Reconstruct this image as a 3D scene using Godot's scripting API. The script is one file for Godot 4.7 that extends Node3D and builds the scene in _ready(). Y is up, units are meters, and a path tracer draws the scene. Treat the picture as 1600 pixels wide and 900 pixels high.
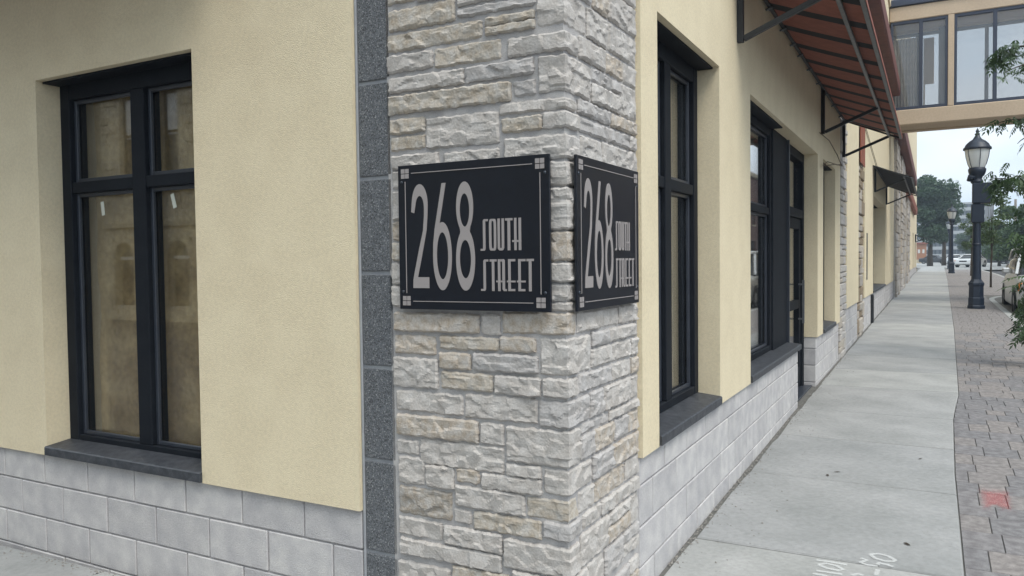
extends Node3D

# ------------------------------------------------------------------ state
var mats := {}
var cache := {}
var rng := RandomNumberGenerator.new()
var taken := {}

const EYE := 1.6
const LZ := -2.68      # stucco plane of the face on the side street
const RX := -1.20      # stucco plane of the face on the main street
const SZ := -2.70      # stone plane, side street
const SX := -1.225     # stone plane, main street

func ground(z: float) -> float:
	var a := -z
	if a < 8.4: return maxf(.008 + .0155 * (a - 3.8), -.05)
	if a < 60.0: return .08 + .007 * (a - 8.4)
	return .44

# ------------------------------------------------------------------ node helpers
func numbered(n: String) -> String:
	if not taken.has(n):
		taken[n] = 0
		return n
	taken[n] += 1
	return "%s_%03d" % [n, taken[n]]

func thing(called: String, label: String, category: String, at := Vector3.ZERO, turn := 0.0, group := "") -> Node3D:
	var o := Node3D.new()
	o.name = numbered(called)
	add_child(o)
	o.position = at
	o.rotation.y = turn
	tag(o, label, category, group)
	return o

func tag(o: Node, label: String, category: String, group := "") -> void:
	o.set_meta("label", label)
	o.set_meta("category", category)
	if group != "": o.set_meta("group", group)

func part(called: String, parent: Node, at := Vector3.ZERO, turn := 0.0) -> Node3D:
	var o := Node3D.new()
	o.name = called
	parent.add_child(o, true)
	o.position = at
	o.rotation.y = turn
	return o

func put(called: String, mesh: Mesh, m: Material, parent: Node, at := Vector3.ZERO, b := Basis.IDENTITY) -> MeshInstance3D:
	var o := MeshInstance3D.new()
	o.name = called if parent != self else numbered(called)
	o.mesh = mesh
	o.material_override = m
	o.transform = Transform3D(b, at)
	o.cast_shadow = GeometryInstance3D.SHADOW_CASTING_SETTING_ON
	parent.add_child(o, true)
	return o

func fin(st: SurfaceTool) -> ArrayMesh:
	st.generate_normals()
	return st.commit()

func obj(called: String, st: SurfaceTool, m: Material, parent: Node, at := Vector3.ZERO) -> MeshInstance3D:
	return put(called, fin(st), m, parent, at)

func structure(o: Node) -> Node:
	o.set_meta("kind", "structure")
	return o

# ------------------------------------------------------------------ shape helpers
func nst(smooth := false) -> SurfaceTool:
	var st := SurfaceTool.new()
	st.begin(Mesh.PRIMITIVE_TRIANGLES)
	st.set_smooth_group(0 if smooth else -1)
	return st

func tri_n(st: SurfaceTool, a: Vector3, b: Vector3, c: Vector3, n: Vector3) -> void:
	if (b - a).cross(c - a).dot(n) > 0.0:
		st.add_vertex(a); st.add_vertex(c); st.add_vertex(b)
	else:
		st.add_vertex(a); st.add_vertex(b); st.add_vertex(c)

func quad_n(st: SurfaceTool, a: Vector3, b: Vector3, c: Vector3, d: Vector3, n: Vector3) -> void:
	tri_n(st, a, b, c, n)
	tri_n(st, a, c, d, n)

func box(st: SurfaceTool, a: Vector3, b: Vector3, t := Transform3D.IDENTITY) -> void:
	var lo := Vector3(minf(a.x, b.x), minf(a.y, b.y), minf(a.z, b.z))
	var hi := Vector3(maxf(a.x, b.x), maxf(a.y, b.y), maxf(a.z, b.z))
	var p := []
	for i in 8:
		p.append(t * Vector3(hi.x if i & 1 else lo.x, hi.y if i & 2 else lo.y, hi.z if i & 4 else lo.z))
	var q := t.basis
	quad_n(st, p[0], p[2], p[6], p[4], q * Vector3.LEFT)
	quad_n(st, p[1], p[3], p[7], p[5], q * Vector3.RIGHT)
	quad_n(st, p[0], p[1], p[5], p[4], q * Vector3.DOWN)
	quad_n(st, p[2], p[3], p[7], p[6], q * Vector3.UP)
	quad_n(st, p[0], p[1], p[3], p[2], q * Vector3.FORWARD)
	quad_n(st, p[4], p[5], p[7], p[6], q * Vector3.BACK)

# box with chamfered edges
func bbox(st: SurfaceTool, a: Vector3, b: Vector3, r: float, t := Transform3D.IDENTITY) -> void:
	var c := (a + b) * .5
	var h := ((b - a) * .5).abs()
	var cp := func(s: Vector3, ax: int) -> Vector3:
		var v := h - Vector3(r, r, r)
		v[ax] = h[ax]
		return t * (c + v * s)
	for ax in 3:
		var i := (ax + 1) % 3
		var j := (ax + 2) % 3
		for sg in [-1.0, 1.0]:
			var s := [Vector3(), Vector3(), Vector3(), Vector3()]
			var k := 0
			for e in [[-1, -1], [1, -1], [1, 1], [-1, 1]]:
				var v := Vector3()
				v[ax] = sg; v[i] = e[0]; v[j] = e[1]
				s[k] = v
				k += 1
			var n := Vector3(); n[ax] = sg
			quad_n(st, cp.call(s[0], ax), cp.call(s[1], ax), cp.call(s[2], ax), cp.call(s[3], ax), t.basis * n)
			for s2 in [-1.0, 1.0]:
				var v0 := Vector3(); v0[ax] = sg; v0[i] = s2; v0[j] = -1
				var v1 := v0; v1[j] = 1
				var n2 := Vector3(); n2[ax] = sg; n2[i] = s2
				quad_n(st, cp.call(v0, ax), cp.call(v1, ax), cp.call(v1, i), cp.call(v0, i), t.basis * n2)
	for k in 8:
		var s := Vector3(1 if k & 1 else -1, 1 if k & 2 else -1, 1 if k & 4 else -1)
		tri_n(st, cp.call(s, 0), cp.call(s, 1), cp.call(s, 2), t.basis * s)

func bevel_mesh(size: Vector3, r: float) -> ArrayMesh:
	var key := "bb%.3f_%.3f_%.3f_%.4f" % [size.x, size.y, size.z, r]
	if not cache.has(key):
		var st := nst()
		bbox(st, -size * .5, size * .5, r)
		cache[key] = fin(st)
	return cache[key]

func tube(st: SurfaceTool, pts: Array, radii: Array, sides := 8, caps := true) -> void:
	var rings := []
	for i in pts.size():
		var d: Vector3 = (pts[mini(i + 1, pts.size() - 1)] - pts[maxi(i - 1, 0)]).normalized()
		var up := Vector3.UP if absf(d.y) < .95 else Vector3.RIGHT
		var x := d.cross(up).normalized()
		var y := x.cross(d).normalized()
		var rad: float = radii[i] if i < radii.size() else radii[-1]
		var ring := []
		for k in sides:
			var a := TAU * k / sides
			ring.append(pts[i] + (x * cos(a) + y * sin(a)) * rad)
		rings.append(ring)
	for i in pts.size() - 1:
		for k in sides:
			var k2 := (k + 1) % sides
			var m: Vector3 = (rings[i][k] + rings[i + 1][k2]) * .5 - (pts[i] + pts[i + 1]) * .5
			quad_n(st, rings[i][k], rings[i][k2], rings[i + 1][k2], rings[i + 1][k], m)
	if caps:
		for e in [0, pts.size() - 1]:
			var o: Vector3 = pts[e]
			var out: Vector3 = pts[e] - pts[1 if e == 0 else e - 1]
			for k in sides:
				tri_n(st, o, rings[e][k], rings[e][(k + 1) % sides], out)

func bar(st: SurfaceTool, a: Vector3, b: Vector3, w: float, h: float, r := .002) -> void:
	var d := b - a
	var l := d.length()
	var z := d / l
	var up := Vector3.UP if absf(z.y) < .95 else Vector3.RIGHT
	var x := up.cross(z).normalized()
	var y := z.cross(x).normalized()
	bbox(st, Vector3(-w / 2, -h / 2, 0), Vector3(w / 2, h / 2, l), minf(r, minf(w, h) * .3), Transform3D(Basis(x, y, z), a))

func lathe(st: SurfaceTool, prof: Array, sides: int, o := Vector3.ZERO, phase := 0.0) -> void:
	for i in prof.size() - 1:
		var p: Vector2 = prof[i]
		var q: Vector2 = prof[i + 1]
		for k in sides:
			var a := TAU * k / sides + phase
			var b := TAU * (k + 1) / sides + phase
			var v := [Vector3(cos(a) * p.x, p.y, sin(a) * p.x) + o, Vector3(cos(b) * p.x, p.y, sin(b) * p.x) + o, Vector3(cos(b) * q.x, q.y, sin(b) * q.x) + o, Vector3(cos(a) * q.x, q.y, sin(a) * q.x) + o]
			var mid := (a + b) * .5
			var n := Vector3(cos(mid) * (q.y - p.y), p.x - q.x, sin(mid) * (q.y - p.y))
			if p.x > 1e-5: tri_n(st, v[0], v[1], v[2], n)
			if q.x > 1e-5: tri_n(st, v[0], v[2], v[3], n)

# a wall sheet with thickness and rectangular openings: front at z = 0, back at z = -t
func wall(st: SurfaceTool, u0: float, u1: float, y0: float, y1: float, holes: Array, t: float) -> void:
	var us := [u0, u1]
	var ys := [y0, y1]
	for h in holes:
		for v in [h[0], h[2]]:
			if v > u0 and v < u1 and not us.has(v): us.append(v)
		for v in [h[1], h[3]]:
			if v > y0 and v < y1 and not ys.has(v): ys.append(v)
	us.sort(); ys.sort()
	var solid := func(i: int, j: int) -> bool:
		if i < 0 or j < 0 or i >= us.size() - 1 or j >= ys.size() - 1: return false
		var cu: float = (us[i] + us[i + 1]) * .5
		var cy: float = (ys[j] + ys[j + 1]) * .5
		for h in holes:
			if cu > h[0] and cu < h[2] and cy > h[1] and cy < h[3]: return false
		return true
	for i in us.size() - 1:
		for j in ys.size() - 1:
			if not solid.call(i, j): continue
			var a: float = us[i]
			var b: float = us[i + 1]
			var c: float = ys[j]
			var d: float = ys[j + 1]
			quad_n(st, Vector3(a, c, 0), Vector3(b, c, 0), Vector3(b, d, 0), Vector3(a, d, 0), Vector3.BACK)
			quad_n(st, Vector3(a, c, -t), Vector3(b, c, -t), Vector3(b, d, -t), Vector3(a, d, -t), Vector3.FORWARD)
			if not solid.call(i - 1, j): quad_n(st, Vector3(a, c, 0), Vector3(a, d, 0), Vector3(a, d, -t), Vector3(a, c, -t), Vector3.LEFT)
			if not solid.call(i + 1, j): quad_n(st, Vector3(b, c, 0), Vector3(b, d, 0), Vector3(b, d, -t), Vector3(b, c, -t), Vector3.RIGHT)
			if not solid.call(i, j - 1): quad_n(st, Vector3(a, c, 0), Vector3(b, c, 0), Vector3(b, c, -t), Vector3(a, c, -t), Vector3.DOWN)
			if not solid.call(i, j + 1): quad_n(st, Vector3(a, d, 0), Vector3(b, d, 0), Vector3(b, d, -t), Vector3(a, d, -t), Vector3.UP)

# ------------------------------------------------------------------ materials
func noise(sd: int, freq: float, oct := 4, type := FastNoiseLite.TYPE_SIMPLEX_SMOOTH) -> FastNoiseLite:
	var n := FastNoiseLite.new()
	n.seed = sd
	n.frequency = freq
	n.noise_type = type
	n.fractal_type = FastNoiseLite.FRACTAL_FBM if oct > 1 else FastNoiseLite.FRACTAL_NONE
	n.fractal_octaves = oct
	return n

# two layers of seamless noise (coarse tone, fine grain) and a sprinkle of specks -> tint texture
func tint_tex(sd: int, size: int, coarse: float, fine: float, a: Color, b: Color, grain: float, speck := 0.0, speck_col := Color.WHITE, speck2 := 0.0, speck2_col := Color.BLACK) -> ImageTexture:
	var i1 := noise(sd, coarse, 4).get_seamless_image(size, size)
	var i2 := noise(sd + 7, fine, 3).get_seamless_image(size, size)
	i1.convert(Image.FORMAT_L8); i2.convert(Image.FORMAT_L8)
	var d1 := i1.get_data()
	var d2 := i2.get_data()
	var out := PackedByteArray()
	out.resize(size * size * 3)
	var r := RandomNumberGenerator.new()
	r.seed = sd * 31 + 5
	for k in size * size:
		var v := d1[k] / 255.0
		var g := 1.0 + (d2[k] / 255.0 - .5) * 2.0 * grain
		var c := a.lerp(b, v)
		if speck > 0.0:
			var q := r.randf()
			if q < speck: c = c.lerp(speck_col, r.randf_range(.3, 1.0))
			elif q < speck + speck2: c = c.lerp(speck2_col, r.randf_range(.3, 1.0))
		out[k * 3] = clampi(int(c.r * g * 255.0), 0, 255)
		out[k * 3 + 1] = clampi(int(c.g * g * 255.0), 0, 255)
		out[k * 3 + 2] = clampi(int(c.b * g * 255.0), 0, 255)
	var img := Image.create_from_data(size, size, false, Image.FORMAT_RGB8, out)
	return ImageTexture.create_from_image(img)

func bump_tex(sd: int, size: int, freq: float, oct: int, strength: float, type := FastNoiseLite.TYPE_SIMPLEX_SMOOTH) -> ImageTexture:
	var img := noise(sd, freq, oct, type).get_seamless_image(size, size)
	img.convert(Image.FORMAT_RGBA8)
	img.bump_map_to_normal_map(strength)
	return ImageTexture.create_from_image(img)

func lin(r: float, g: float, b: float) -> Color:
	return Color(r, g, b).linear_to_srgb()

func mat(called: String, c: Color, rough := .8, tex: Texture2D = null, scale := 1.0, nrm: Texture2D = null, nstr := 1.0, metal := 0.0) -> StandardMaterial3D:
	var m := StandardMaterial3D.new()
	m.albedo_color = c
	m.roughness = rough
	m.metallic = metal
	if tex or nrm:
		m.uv1_triplanar = true
		m.uv1_world_triplanar = true
		m.uv1_scale = Vector3.ONE * scale
	if tex: m.albedo_texture = tex
	if nrm:
		m.normal_enabled = true
		m.normal_texture = nrm
		m.normal_scale = nstr
	mats[called] = m
	return m

func glass(called: String, c: Color, alpha: float) -> StandardMaterial3D:
	var m := mat(called, Color(c.r, c.g, c.b, alpha), .02)
	m.transparency = BaseMaterial3D.TRANSPARENCY_ALPHA
	m.metallic_specular = .6
	return m

func make_materials() -> void:
	var W := Color(1, 1, 1)
	var st1 := tint_tex(1, 512, .006, .09, Color(.965, .96, .955), W, .035)
	var grit := bump_tex(2, 1024, .16, 3, 3.0)
	mat("stucco", lin(.75, .655, .465), .92, st1, .9, grit, .75)
	mat("stucco_far", lin(.75, .655, .465), .92, st1, .4)
	var blk := tint_tex(3, 512, .008, .12, Color(.86, .86, .88), W, .05, .012, Color(.55, .54, .54))
	var pits := bump_tex(4, 512, .22, 3, 2.2)
	mat("block_a", lin(.575, .56, .55), .9, blk, 1.3, pits, .5)
	mat("block_b", lin(.53, .517, .51), .9, blk, 1.1, pits, .5)
	mat("block_c", lin(.605, .59, .575), .9, blk, 1.5, pits, .5)
	mat("mortar", lin(.50, .485, .47), .95, blk, 2.0, pits, .8)
	mat("mortar_dark", lin(.50, .485, .47), .95, blk, 2.0, pits, .8)
	mat("block_mortar", lin(.47, .455, .45), .95, blk, 2.0, pits, .8)
	var stn := tint_tex(5, 512, .012, .08, Color(.86, .845, .83), W, .07, .01, Color(.5, .47, .42))
	var stn2 := tint_tex(15, 512, .016, .07, Color(.82, .77, .70), Color(.98, .99, 1), .09, .01, Color(.5, .47, .42))
	var chip := bump_tex(6, 512, .06, 4, 6.0)
	mat("stone_0", lin(.54, .518, .497), .88, stn, 2.3, chip, .35)
	mat("stone_1", lin(.49, .478, .474), .88, stn, 2.1, chip, .35)
	mat("stone_2", lin(.54, .512, .475), .88, stn2, 2.2, chip, .35)
	mat("stone_3", lin(.55, .53, .51), .88, stn, 1.9, chip, .35)
	mat("stone_4", lin(.555, .522, .49), .88, stn2, 2.4, chip, .35)
	mat("stone_5", lin(.44, .42, .40), .9, stn2, 3.0, chip, .5)
	mat("old_stone", lin(.33, .27, .20), .9, stn2, 2.2, chip, 1.0)
	var gr := tint_tex(8, 512, .10, .4, Color(.46, .47, .48), Color(.60, .61, .625), .2, .10, Color(1, .99, .96), .12, Color(.14, .145, .155))
	mat("granite", lin(.47, .485, .51), .45, gr, .62)
	mat("granite_joint", lin(.36, .375, .39), .9, blk, 2.0)
	var metal_tex := tint_tex(9, 256, .01, .1, Color(.85, .86, .9), W, .06)
	mat("frame", lin(.013, .016, .021), .6, metal_tex, 2.0)
	mats["frame"].metallic_specular = .25
	mat("frame_bead", lin(.04, .047, .06), .35, metal_tex, 2.0)
	mat("sill", lin(.075, .081, .094), .5, tint_tex(10, 512, .012, .06, Color(.55, .57, .6), W, .15, .02, Color(1, 1, 1)), 2.2, pits, .35)
	glass("glass", lin(.02, .025, .025), .04)
	glass("glass_bridge", lin(.20, .22, .25), .22)
	mat("sign_face", lin(.0085, .0115, .019), .28, metal_tex, 1.0)
	mat("sign_print", lin(.31, .285, .28), .5)
	mat("screw", lin(.06, .07, .085), .35, null, 1.0, null, 1.0, .6)
	var cl := tint_tex(11, 512, .01, .3, Color(.82, .82, .84), W, .10)
	mat("awning_red", lin(.30, .105, .072), .85, cl, 1.5)
	mat("awning_black", lin(.012, .013, .017), .85, cl, 1.5)
	mat("awning_navy", lin(.03, .032, .042), .85, cl, 1.5)
	mat("awning_tube", lin(.10, .105, .11), .45, metal_tex, 3.0)
	mat("bracket", lin(.015, .017, .02), .5, metal_tex, 3.0)
	mat("cornice_red", lin(.17, .055, .045), .7, cl, .8)
	mat("cornice_orange", lin(.30, .085, .045), .7, cl, .8)
	var con := tint_tex(12, 1024, .004, .06, Color(.86, .87, .865), W, .045, .004, Color(.6, .58, .55))
	var conn := bump_tex(13, 512, .08, 4, 1.6)
	mat("walk_a", lin(.36, .358, .355), .9, con, .35, conn, .4)
	mat("walk_b", lin(.333, .334, .335), .9, con, .31, conn, .4)
	mat("walk_c", lin(.385, .383, .375), .9, con, .39, conn, .4)
	mat("soil", lin(.15, .145, .135), 1.0, con, 3.0)
	var pv := tint_tex(14, 512, .015, .15, Color(.74, .73, .74), W, .10, .02, Color(.5, .48, .46))
	mat("paver_0", lin(.30, .282, .272), .92, pv, 1.8, pits, .6)
	mat("paver_1", lin(.27, .262, .264), .92, pv, 1.6, pits, .6)
	mat("paver_2", lin(.318, .296, .282), .92, pv, 2.0, pits, .6)
	mat("paver_3", lin(.25, .246, .25), .92, pv, 1.7, pits, .6)
	mat("asphalt", lin(.085, .085, .088), .95, pv, .8, pits, .6)
	mat("lot", lin(.34, .34, .335), .95, con, .2)
	mat("kerb", lin(.40, .40, .39), .9, con, .8, conn, .4)
	mat("lamp_iron", lin(.012, .022, .042), .42, metal_tex, 3.0)
	var lg := mat("lamp_glass", Color(lin(.75, .78, .78), .80), .35)
	lg.transparency = BaseMaterial3D.TRANSPARENCY_ALPHA
	mat("bridge_beige", lin(.54, .43, .32), .85, st1, .3)
	mat("bridge_soffit", lin(.54, .43, .32), .9, st1, .3)
	mat("bridge_frame", lin(.035, .045, .075), .5)
	mat("curtain", lin(.50, .46, .38), .9, cl, 1.0)
	var bark := tint_tex(16, 256, .03, .2, Color(.6, .58, .55), W, .2)
	mat("bark", lin(.10, .08, .062), .95, bark, 2.0, pits, 1.0)
	var i := 0
	for c in [[.045, .085, .030], [.036, .070, .030], [.060, .100, .035], [.030, .062, .030], [.07, .11, .03]]:
		var m := mat("leaf_%d" % i, lin(c[0], c[1], c[2]), .6)
		m.backlight_enabled = true
		m.backlight = lin(c[0] * .6, c[1] * .7, c[2] * .4)
		i += 1
	mat("kraft", lin(.62, .48, .25), .9, tint_tex(17, 512, .008, .05, Color(.72, .68, .6), W, .10), .7, bump_tex(18, 512, .012, 4, 8.0), .6)
	mat("drywall", lin(.45, .42, .33), .95, st1, .8)
	mat("dark_room", lin(.42, .41, .39), .95)
	mat("tape", lin(.62, .63, .55), .8)
	mat("limestone", lin(.64, .585, .46), .9, stn2, .8, chip, .8)
	mat("limestone_b", lin(.52, .47, .36), .9, stn2, .9, chip, .8)
	mat("blind", lin(.62, .62, .60), .8)
	mat("far_glass", lin(.03, .035, .04), .08)
	mat("silver_paint", lin(.55, .56, .56), .3, null, 1.0, null, 1.0, .3)
	mats["silver_paint"].clearcoat_enabled = true
	mat("white_paint", lin(.62, .63, .64), .3)
	mat("dark_paint", lin(.03, .032, .038), .3)
	mat("car_glass", lin(.012, .014, .016), .06)
	mat("rubber", lin(.012, .012, .013), .9)
	mat("rim", lin(.35, .36, .37), .35, null, 1.0, null, 1.0, .8)
	mat("amber", lin(.70, .20, .03), .25)
	mat("headlamp", lin(.60, .62, .64), .15)
	mat("black_plastic", lin(.015, .015, .016), .6)
	mat("apartment", lin(.40, .41, .41), .9)
	mat("apartment_dark", lin(.13, .135, .14), .9)
	mat("apartment_brick", lin(.17, .16, .155), .9)
	mat("brick_orange", lin(.36, .17, .09), .9)
	mat("brick_red", lin(.17, .085, .062), .9, tint_tex(19, 256, .03, .2, Color(.7, .68, .66), W, .15), .5)
	mat("pole_wood", lin(.33, .31, .28), .95, bark, 1.0)
	mat("hydrant", lin(.55, .48, .05), .5)
	mat("spray_white", Color(lin(.78, .79, .78), .42), .95)
	mats["spray_white"].transparency = BaseMaterial3D.TRANSPARENCY_ALPHA
	mat("wire", lin(.12, .085, .05), .6)
	mat("pebble", lin(.36, .34, .31), .95, pv, 3.0)

# ------------------------------------------------------------------ split-face stone
# runs along x from x0 to x1 on the side-street face and, if side > 0, round the corner along -z
var rough_noise: FastNoiseLite
var warp_noise: FastNoiseLite

func stone_mesh(x0: float, y0: float, x1: float, y1: float, side: float, sd: int, cell := .0082, face := 0) -> ArrayMesh:
	var r := RandomNumberGenerator.new()
	r.seed = sd
	var lf := x1 - x0
	var total := lf + side
	var hh := y1 - y0
	var nf := maxi(3, int(ceil(lf / cell)))
	var ns := maxi(2, int(ceil(side / cell))) if side > 0.0 else 0
	var us := []
	for i in nf + 1: us.append(lf * i / nf)
	for i in ns: us.append(lf + side * (i + 1) / ns)
	var nv := maxi(3, int(ceil(hh / cell)))
	var planes := []
	var busy := r.randf_range(.25, 1.0)
	var np := 3 + int(total * hh / .0014 * busy)
	for k in mini(np, 26):
		planes.append([r.randf() * total, r.randf() * hh, r.randf_range(.006, .014), r.randf_range(-.11, .11) * (.4 + busy * .6), r.randf_range(-.28, .28) * (.35 + busy * .65)])
	var lift := r.randf_range(-.004, .006)
	var off := sd * 1.37
	var soft := r.randf_range(.9, 1.5)
	var st := nst()
	var grid := []
	for i in us.size() + 2:
		var row := []
		var ii := clampi(i - 1, 0, us.size() - 1)
		for j in nv + 3:
			var jj := clampi(j - 1, 0, nv)
			var u: float = us[ii]
			var v := hh * jj / nv
			var rim: bool = i == 0 or i == us.size() + 1 or j == 0 or j == nv + 2
			# wavering outline
			var eu := .005 * warp_noise.get_noise_2d(v * 900.0 + off * 13.0, off * 7.0)
			var ev := .006 * warp_noise.get_noise_2d(u * 500.0 + off * 3.0, off * 5.0 + (40.0 if v > hh * .5 else 0.0))
			var wu := absf(u / total * 2.0 - 1.0)
			var wv := absf(v / hh * 2.0 - 1.0)
			var uu := u + eu * wu
			var vv := v + ev * wv
			# rounded corners of the outline
			var cu := minf(u, total - u)
			var cv := minf(v, hh - v)
			var rc := .009
			if cu < rc and cv < rc:
				var q := (rc - cu) * (rc - cv) / rc * .45
				vv += q if v < hh * .5 else -q
			# chipped facets: each spot belongs to the tilted plane of the nearest blow, cut by its neighbours
			var b1 := 9.0
			var b2 := 9.0
			var h1 := 0.0
			var h2 := 0.0
			for p in planes:
				var du: float = (u - p[0]) * .55
				var dv: float = v - p[1]
				var dd := du * du + dv * dv
				if dd < b2:
					var hp: float = clampf(p[2] + (u - p[0]) * p[3] + dv * p[4], .004, .019)
					if dd < b1:
						b2 = b1; h2 = h1
						b1 = dd; h1 = hp
					else:
						b2 = dd; h2 = hp
			var bl := clampf((sqrt(b2) - sqrt(b1)) / .004, 0.0, 1.0)
			var h := lerpf((h1 + h2) * .5, h1, bl)
			var d := minf(cv, cu)
			h = minf(h, .002 + d * 2.6 * soft)
			h += .0018 * (.4 + busy * .7) * rough_noise.get_noise_3d(u * 60.0 + off, v * 130.0, off) + .0006 * rough_noise.get_noise_3d(u * 300.0, v * 420.0 + off, off) + lift
			if rim: h = -.04
			var pos: Vector3
			if side > 0.0:
				if u < lf - 1e-4: pos = Vector3(x0 + uu, y0 + vv, SZ + h)
				elif u > lf + 1e-4: pos = Vector3(SX + h, y0 + vv, SZ - (uu - lf))
				else:
					pos = Vector3(SX + h * .95 + .003 * warp_noise.get_noise_1d(v * 700.0 + off), y0 + vv, SZ + h * .95)
			elif face == 0: pos = Vector3(x0 + uu, y0 + vv, SZ + h)
			else: pos = Vector3(SX + h, y0 + vv, SZ - (x0 + uu))
			row.append(pos)
		grid.append(row)
	for i in grid.size() - 1:
		for j in nv + 2:
			var a: Vector3 = grid[i][j]
			var b: Vector3 = grid[i + 1][j]
			var c: Vector3 = grid[i + 1][j + 1]
			var d: Vector3 = grid[i][j + 1]
			# counter-clockwise seen from outside is a b c d; Godot wants clockwise
			if (i + j) % 2 == 0:
				for v in [a, c, b, a, d, c]: st.add_vertex(v)
			else:
				for v in [a, d, b, b, d, c]: st.add_vertex(v)
	return fin(st)

const STONES := [[-2.038,2.686,-1.889,2.746,0,2],
	[-1.884,2.676,-1.694,2.741,0,0],
	[-1.69,2.627,-1.34,2.684,0,0],
	[-2.032,2.572,-1.702,2.66,0,2],
	[-1.69,2.58,-1.34,2.616,0,1],
	[-1.336,2.49,-1.228,2.612,0.2,0],
	[-1.561,2.528,-1.342,2.56,0,2],
	[-1.562,2.49,-1.342,2.524,0,2],
	[-2.04,2.488,-1.576,2.56,0,2],
	[-1.46,2.392,-1.228,2.464,0.12,0],
	[-2.042,2.401,-1.812,2.473,0,0],
	[-1.804,2.394,-1.493,2.474,0,2],
	[-1.652,2.318,-1.348,2.38,0,1],
	[-1.33,2.242,-1.23,2.378,0.24,0],
	[-2.035,2.317,-1.662,2.38,0,0],
	[-1.438,2.238,-1.342,2.299,0,1],
	[-2.039,2.226,-1.449,2.304,0,2],
	[-1.502,2.174,-1.231,2.218,0.1,0],
	[-2.034,2.142,-1.854,2.206,0,2],
	[-1.85,2.068,-1.506,2.195,0,0],
	[-1.493,2.102,-1.316,2.161,0,2],
	[-1.312,2.104,-1.232,2.165,0.12,0],
	[-2.032,2.073,-1.856,2.132,0,2],
	[-1.482,1.99,-1.233,2.08,0.13,3],
	[-2.026,1.993,-1.788,2.054,0,0],
	[-1.768,1.984,-1.506,2.05,0,3],
	[-2.027,1.916,-1.777,1.989,0,3],
	[-1.769,1.902,-1.48,1.977,0,0],
	[-1.473,1.886,-1.235,1.98,0.1,3],
	[-2.029,1.781,-1.673,1.905,0,0],
	[-1.665,1.772,-1.445,1.896,0,3],
	[-1.438,1.719,-1.236,1.878,0.08,3],
	[-2.032,1.694,-1.85,1.778,0,4],
	[-1.842,1.688,-1.482,1.774,0,0],
	[-1.476,1.602,-1.237,1.713,0.14,4],
	[-2.033,1.607,-1.715,1.686,0,2],
	[-1.707,1.605,-1.448,1.685,0,2],
	[-1.442,1.52,-1.238,1.594,0.09,3],
	[-2.035,1.51,-1.804,1.599,0,0],
	[-1.796,1.512,-1.485,1.603,0,3],
	[-1.478,1.448,-1.239,1.513,0.13,3],
	[-2.037,1.415,-1.679,1.503,0,3],
	[-1.672,1.422,-1.45,1.511,0,0],
	[-1.444,1.41,-1.24,1.443,0.08,0],
	[-2.027,1.311,-1.604,1.392,0,4],
	[-1.594,1.31,-1.509,1.391,0,0],
	[-1.5,1.318,-1.224,1.404,0.08,4],
	[-2.028,1.215,-1.817,1.296,0,4],
	[-1.797,1.244,-1.518,1.299,0,2],
	[-1.51,1.247,-1.352,1.304,0,4],
	[-1.801,1.162,-1.648,1.232,0,4],
	[-1.638,1.162,-1.344,1.235,0,1],
	[-1.335,1.162,-1.226,1.304,0.22,3],
	[-2.035,1.075,-1.807,1.201,0,3],
	[-1.792,1.08,-1.546,1.152,0,2],
	[-1.538,1.074,-1.334,1.15,0,0],
	[-1.326,1.078,-1.228,1.15,0.09,0],
	[-2.025,0.972,-1.688,1.059,0,0],
	[-1.681,0.968,-1.35,1.067,0,0],
	[-1.342,0.963,-1.224,1.064,0.2,1],
	[-2.024,0.868,-1.616,0.958,0,4],
	[-1.608,0.866,-1.498,0.954,0,3],
	[-1.489,0.81,-1.232,0.951,0.1,0],
	[-2.026,0.787,-1.914,0.848,0,0],
	[-1.905,0.753,-1.5,0.861,0,0],
	[-2.019,0.657,-1.884,0.776,0,0],
	[-1.877,0.66,-1.736,0.754,0,0],
	[-1.728,0.697,-1.614,0.756,0,4],
	[-1.604,0.687,-1.334,0.751,0,0],
	[-1.49,0.752,-1.335,0.802,0,3],
	[-1.324,0.7,-1.224,0.799,0.22,0],
	[-2.018,0.528,-1.749,0.648,0,5],
	[-1.733,0.598,-1.408,0.684,0,0],
	[-1.74,0.528,-1.654,0.586,0,0],
	[-1.4,0.6,-1.226,0.682,0.08,2],
	[-1.646,0.516,-1.338,0.589,0,2],
	[-1.328,0.526,-1.226,0.592,0.12,1],
	[-2.023,0.436,-1.799,0.514,0,0],
	[-1.789,0.429,-1.511,0.51,0,0],
	[-2.015,0.353,-1.516,0.424,0,0],
	[-1.505,0.383,-1.231,0.499,0.09,0],
	[-2.029,0.227,-1.761,0.324,0,0],
	[-1.751,0.247,-1.479,0.348,0,2],
	[-1.468,0.256,-1.228,0.375,0.16,0]]

func ashlar(u0: float, u1: float, y0: float, y1: float, r: RandomNumberGenerator, hmin: float, hmax: float, lmin: float, lmax: float) -> Array:
	var out := []
	var y := y0
	while y < y1 - .03:
		var h := r.randf_range(hmin, hmax)
		if y + h > y1 - .04: h = y1 - y
		var u := u0
		while u < u1 - .01:
			var l := r.randf_range(lmin, lmax)
			if u + l > u1 - lmin * .6: l = u1 - u
			if h > hmin * 1.45 and r.randf() < .45:
				var s := h * r.randf_range(.42, .58)
				out.append([u, y, u + l, y + s])
				out.append([u, y + s, u + l, y + h])
			else:
				out.append([u, y, u + l, y + h])
			u += l
		y += h
	return out

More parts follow.
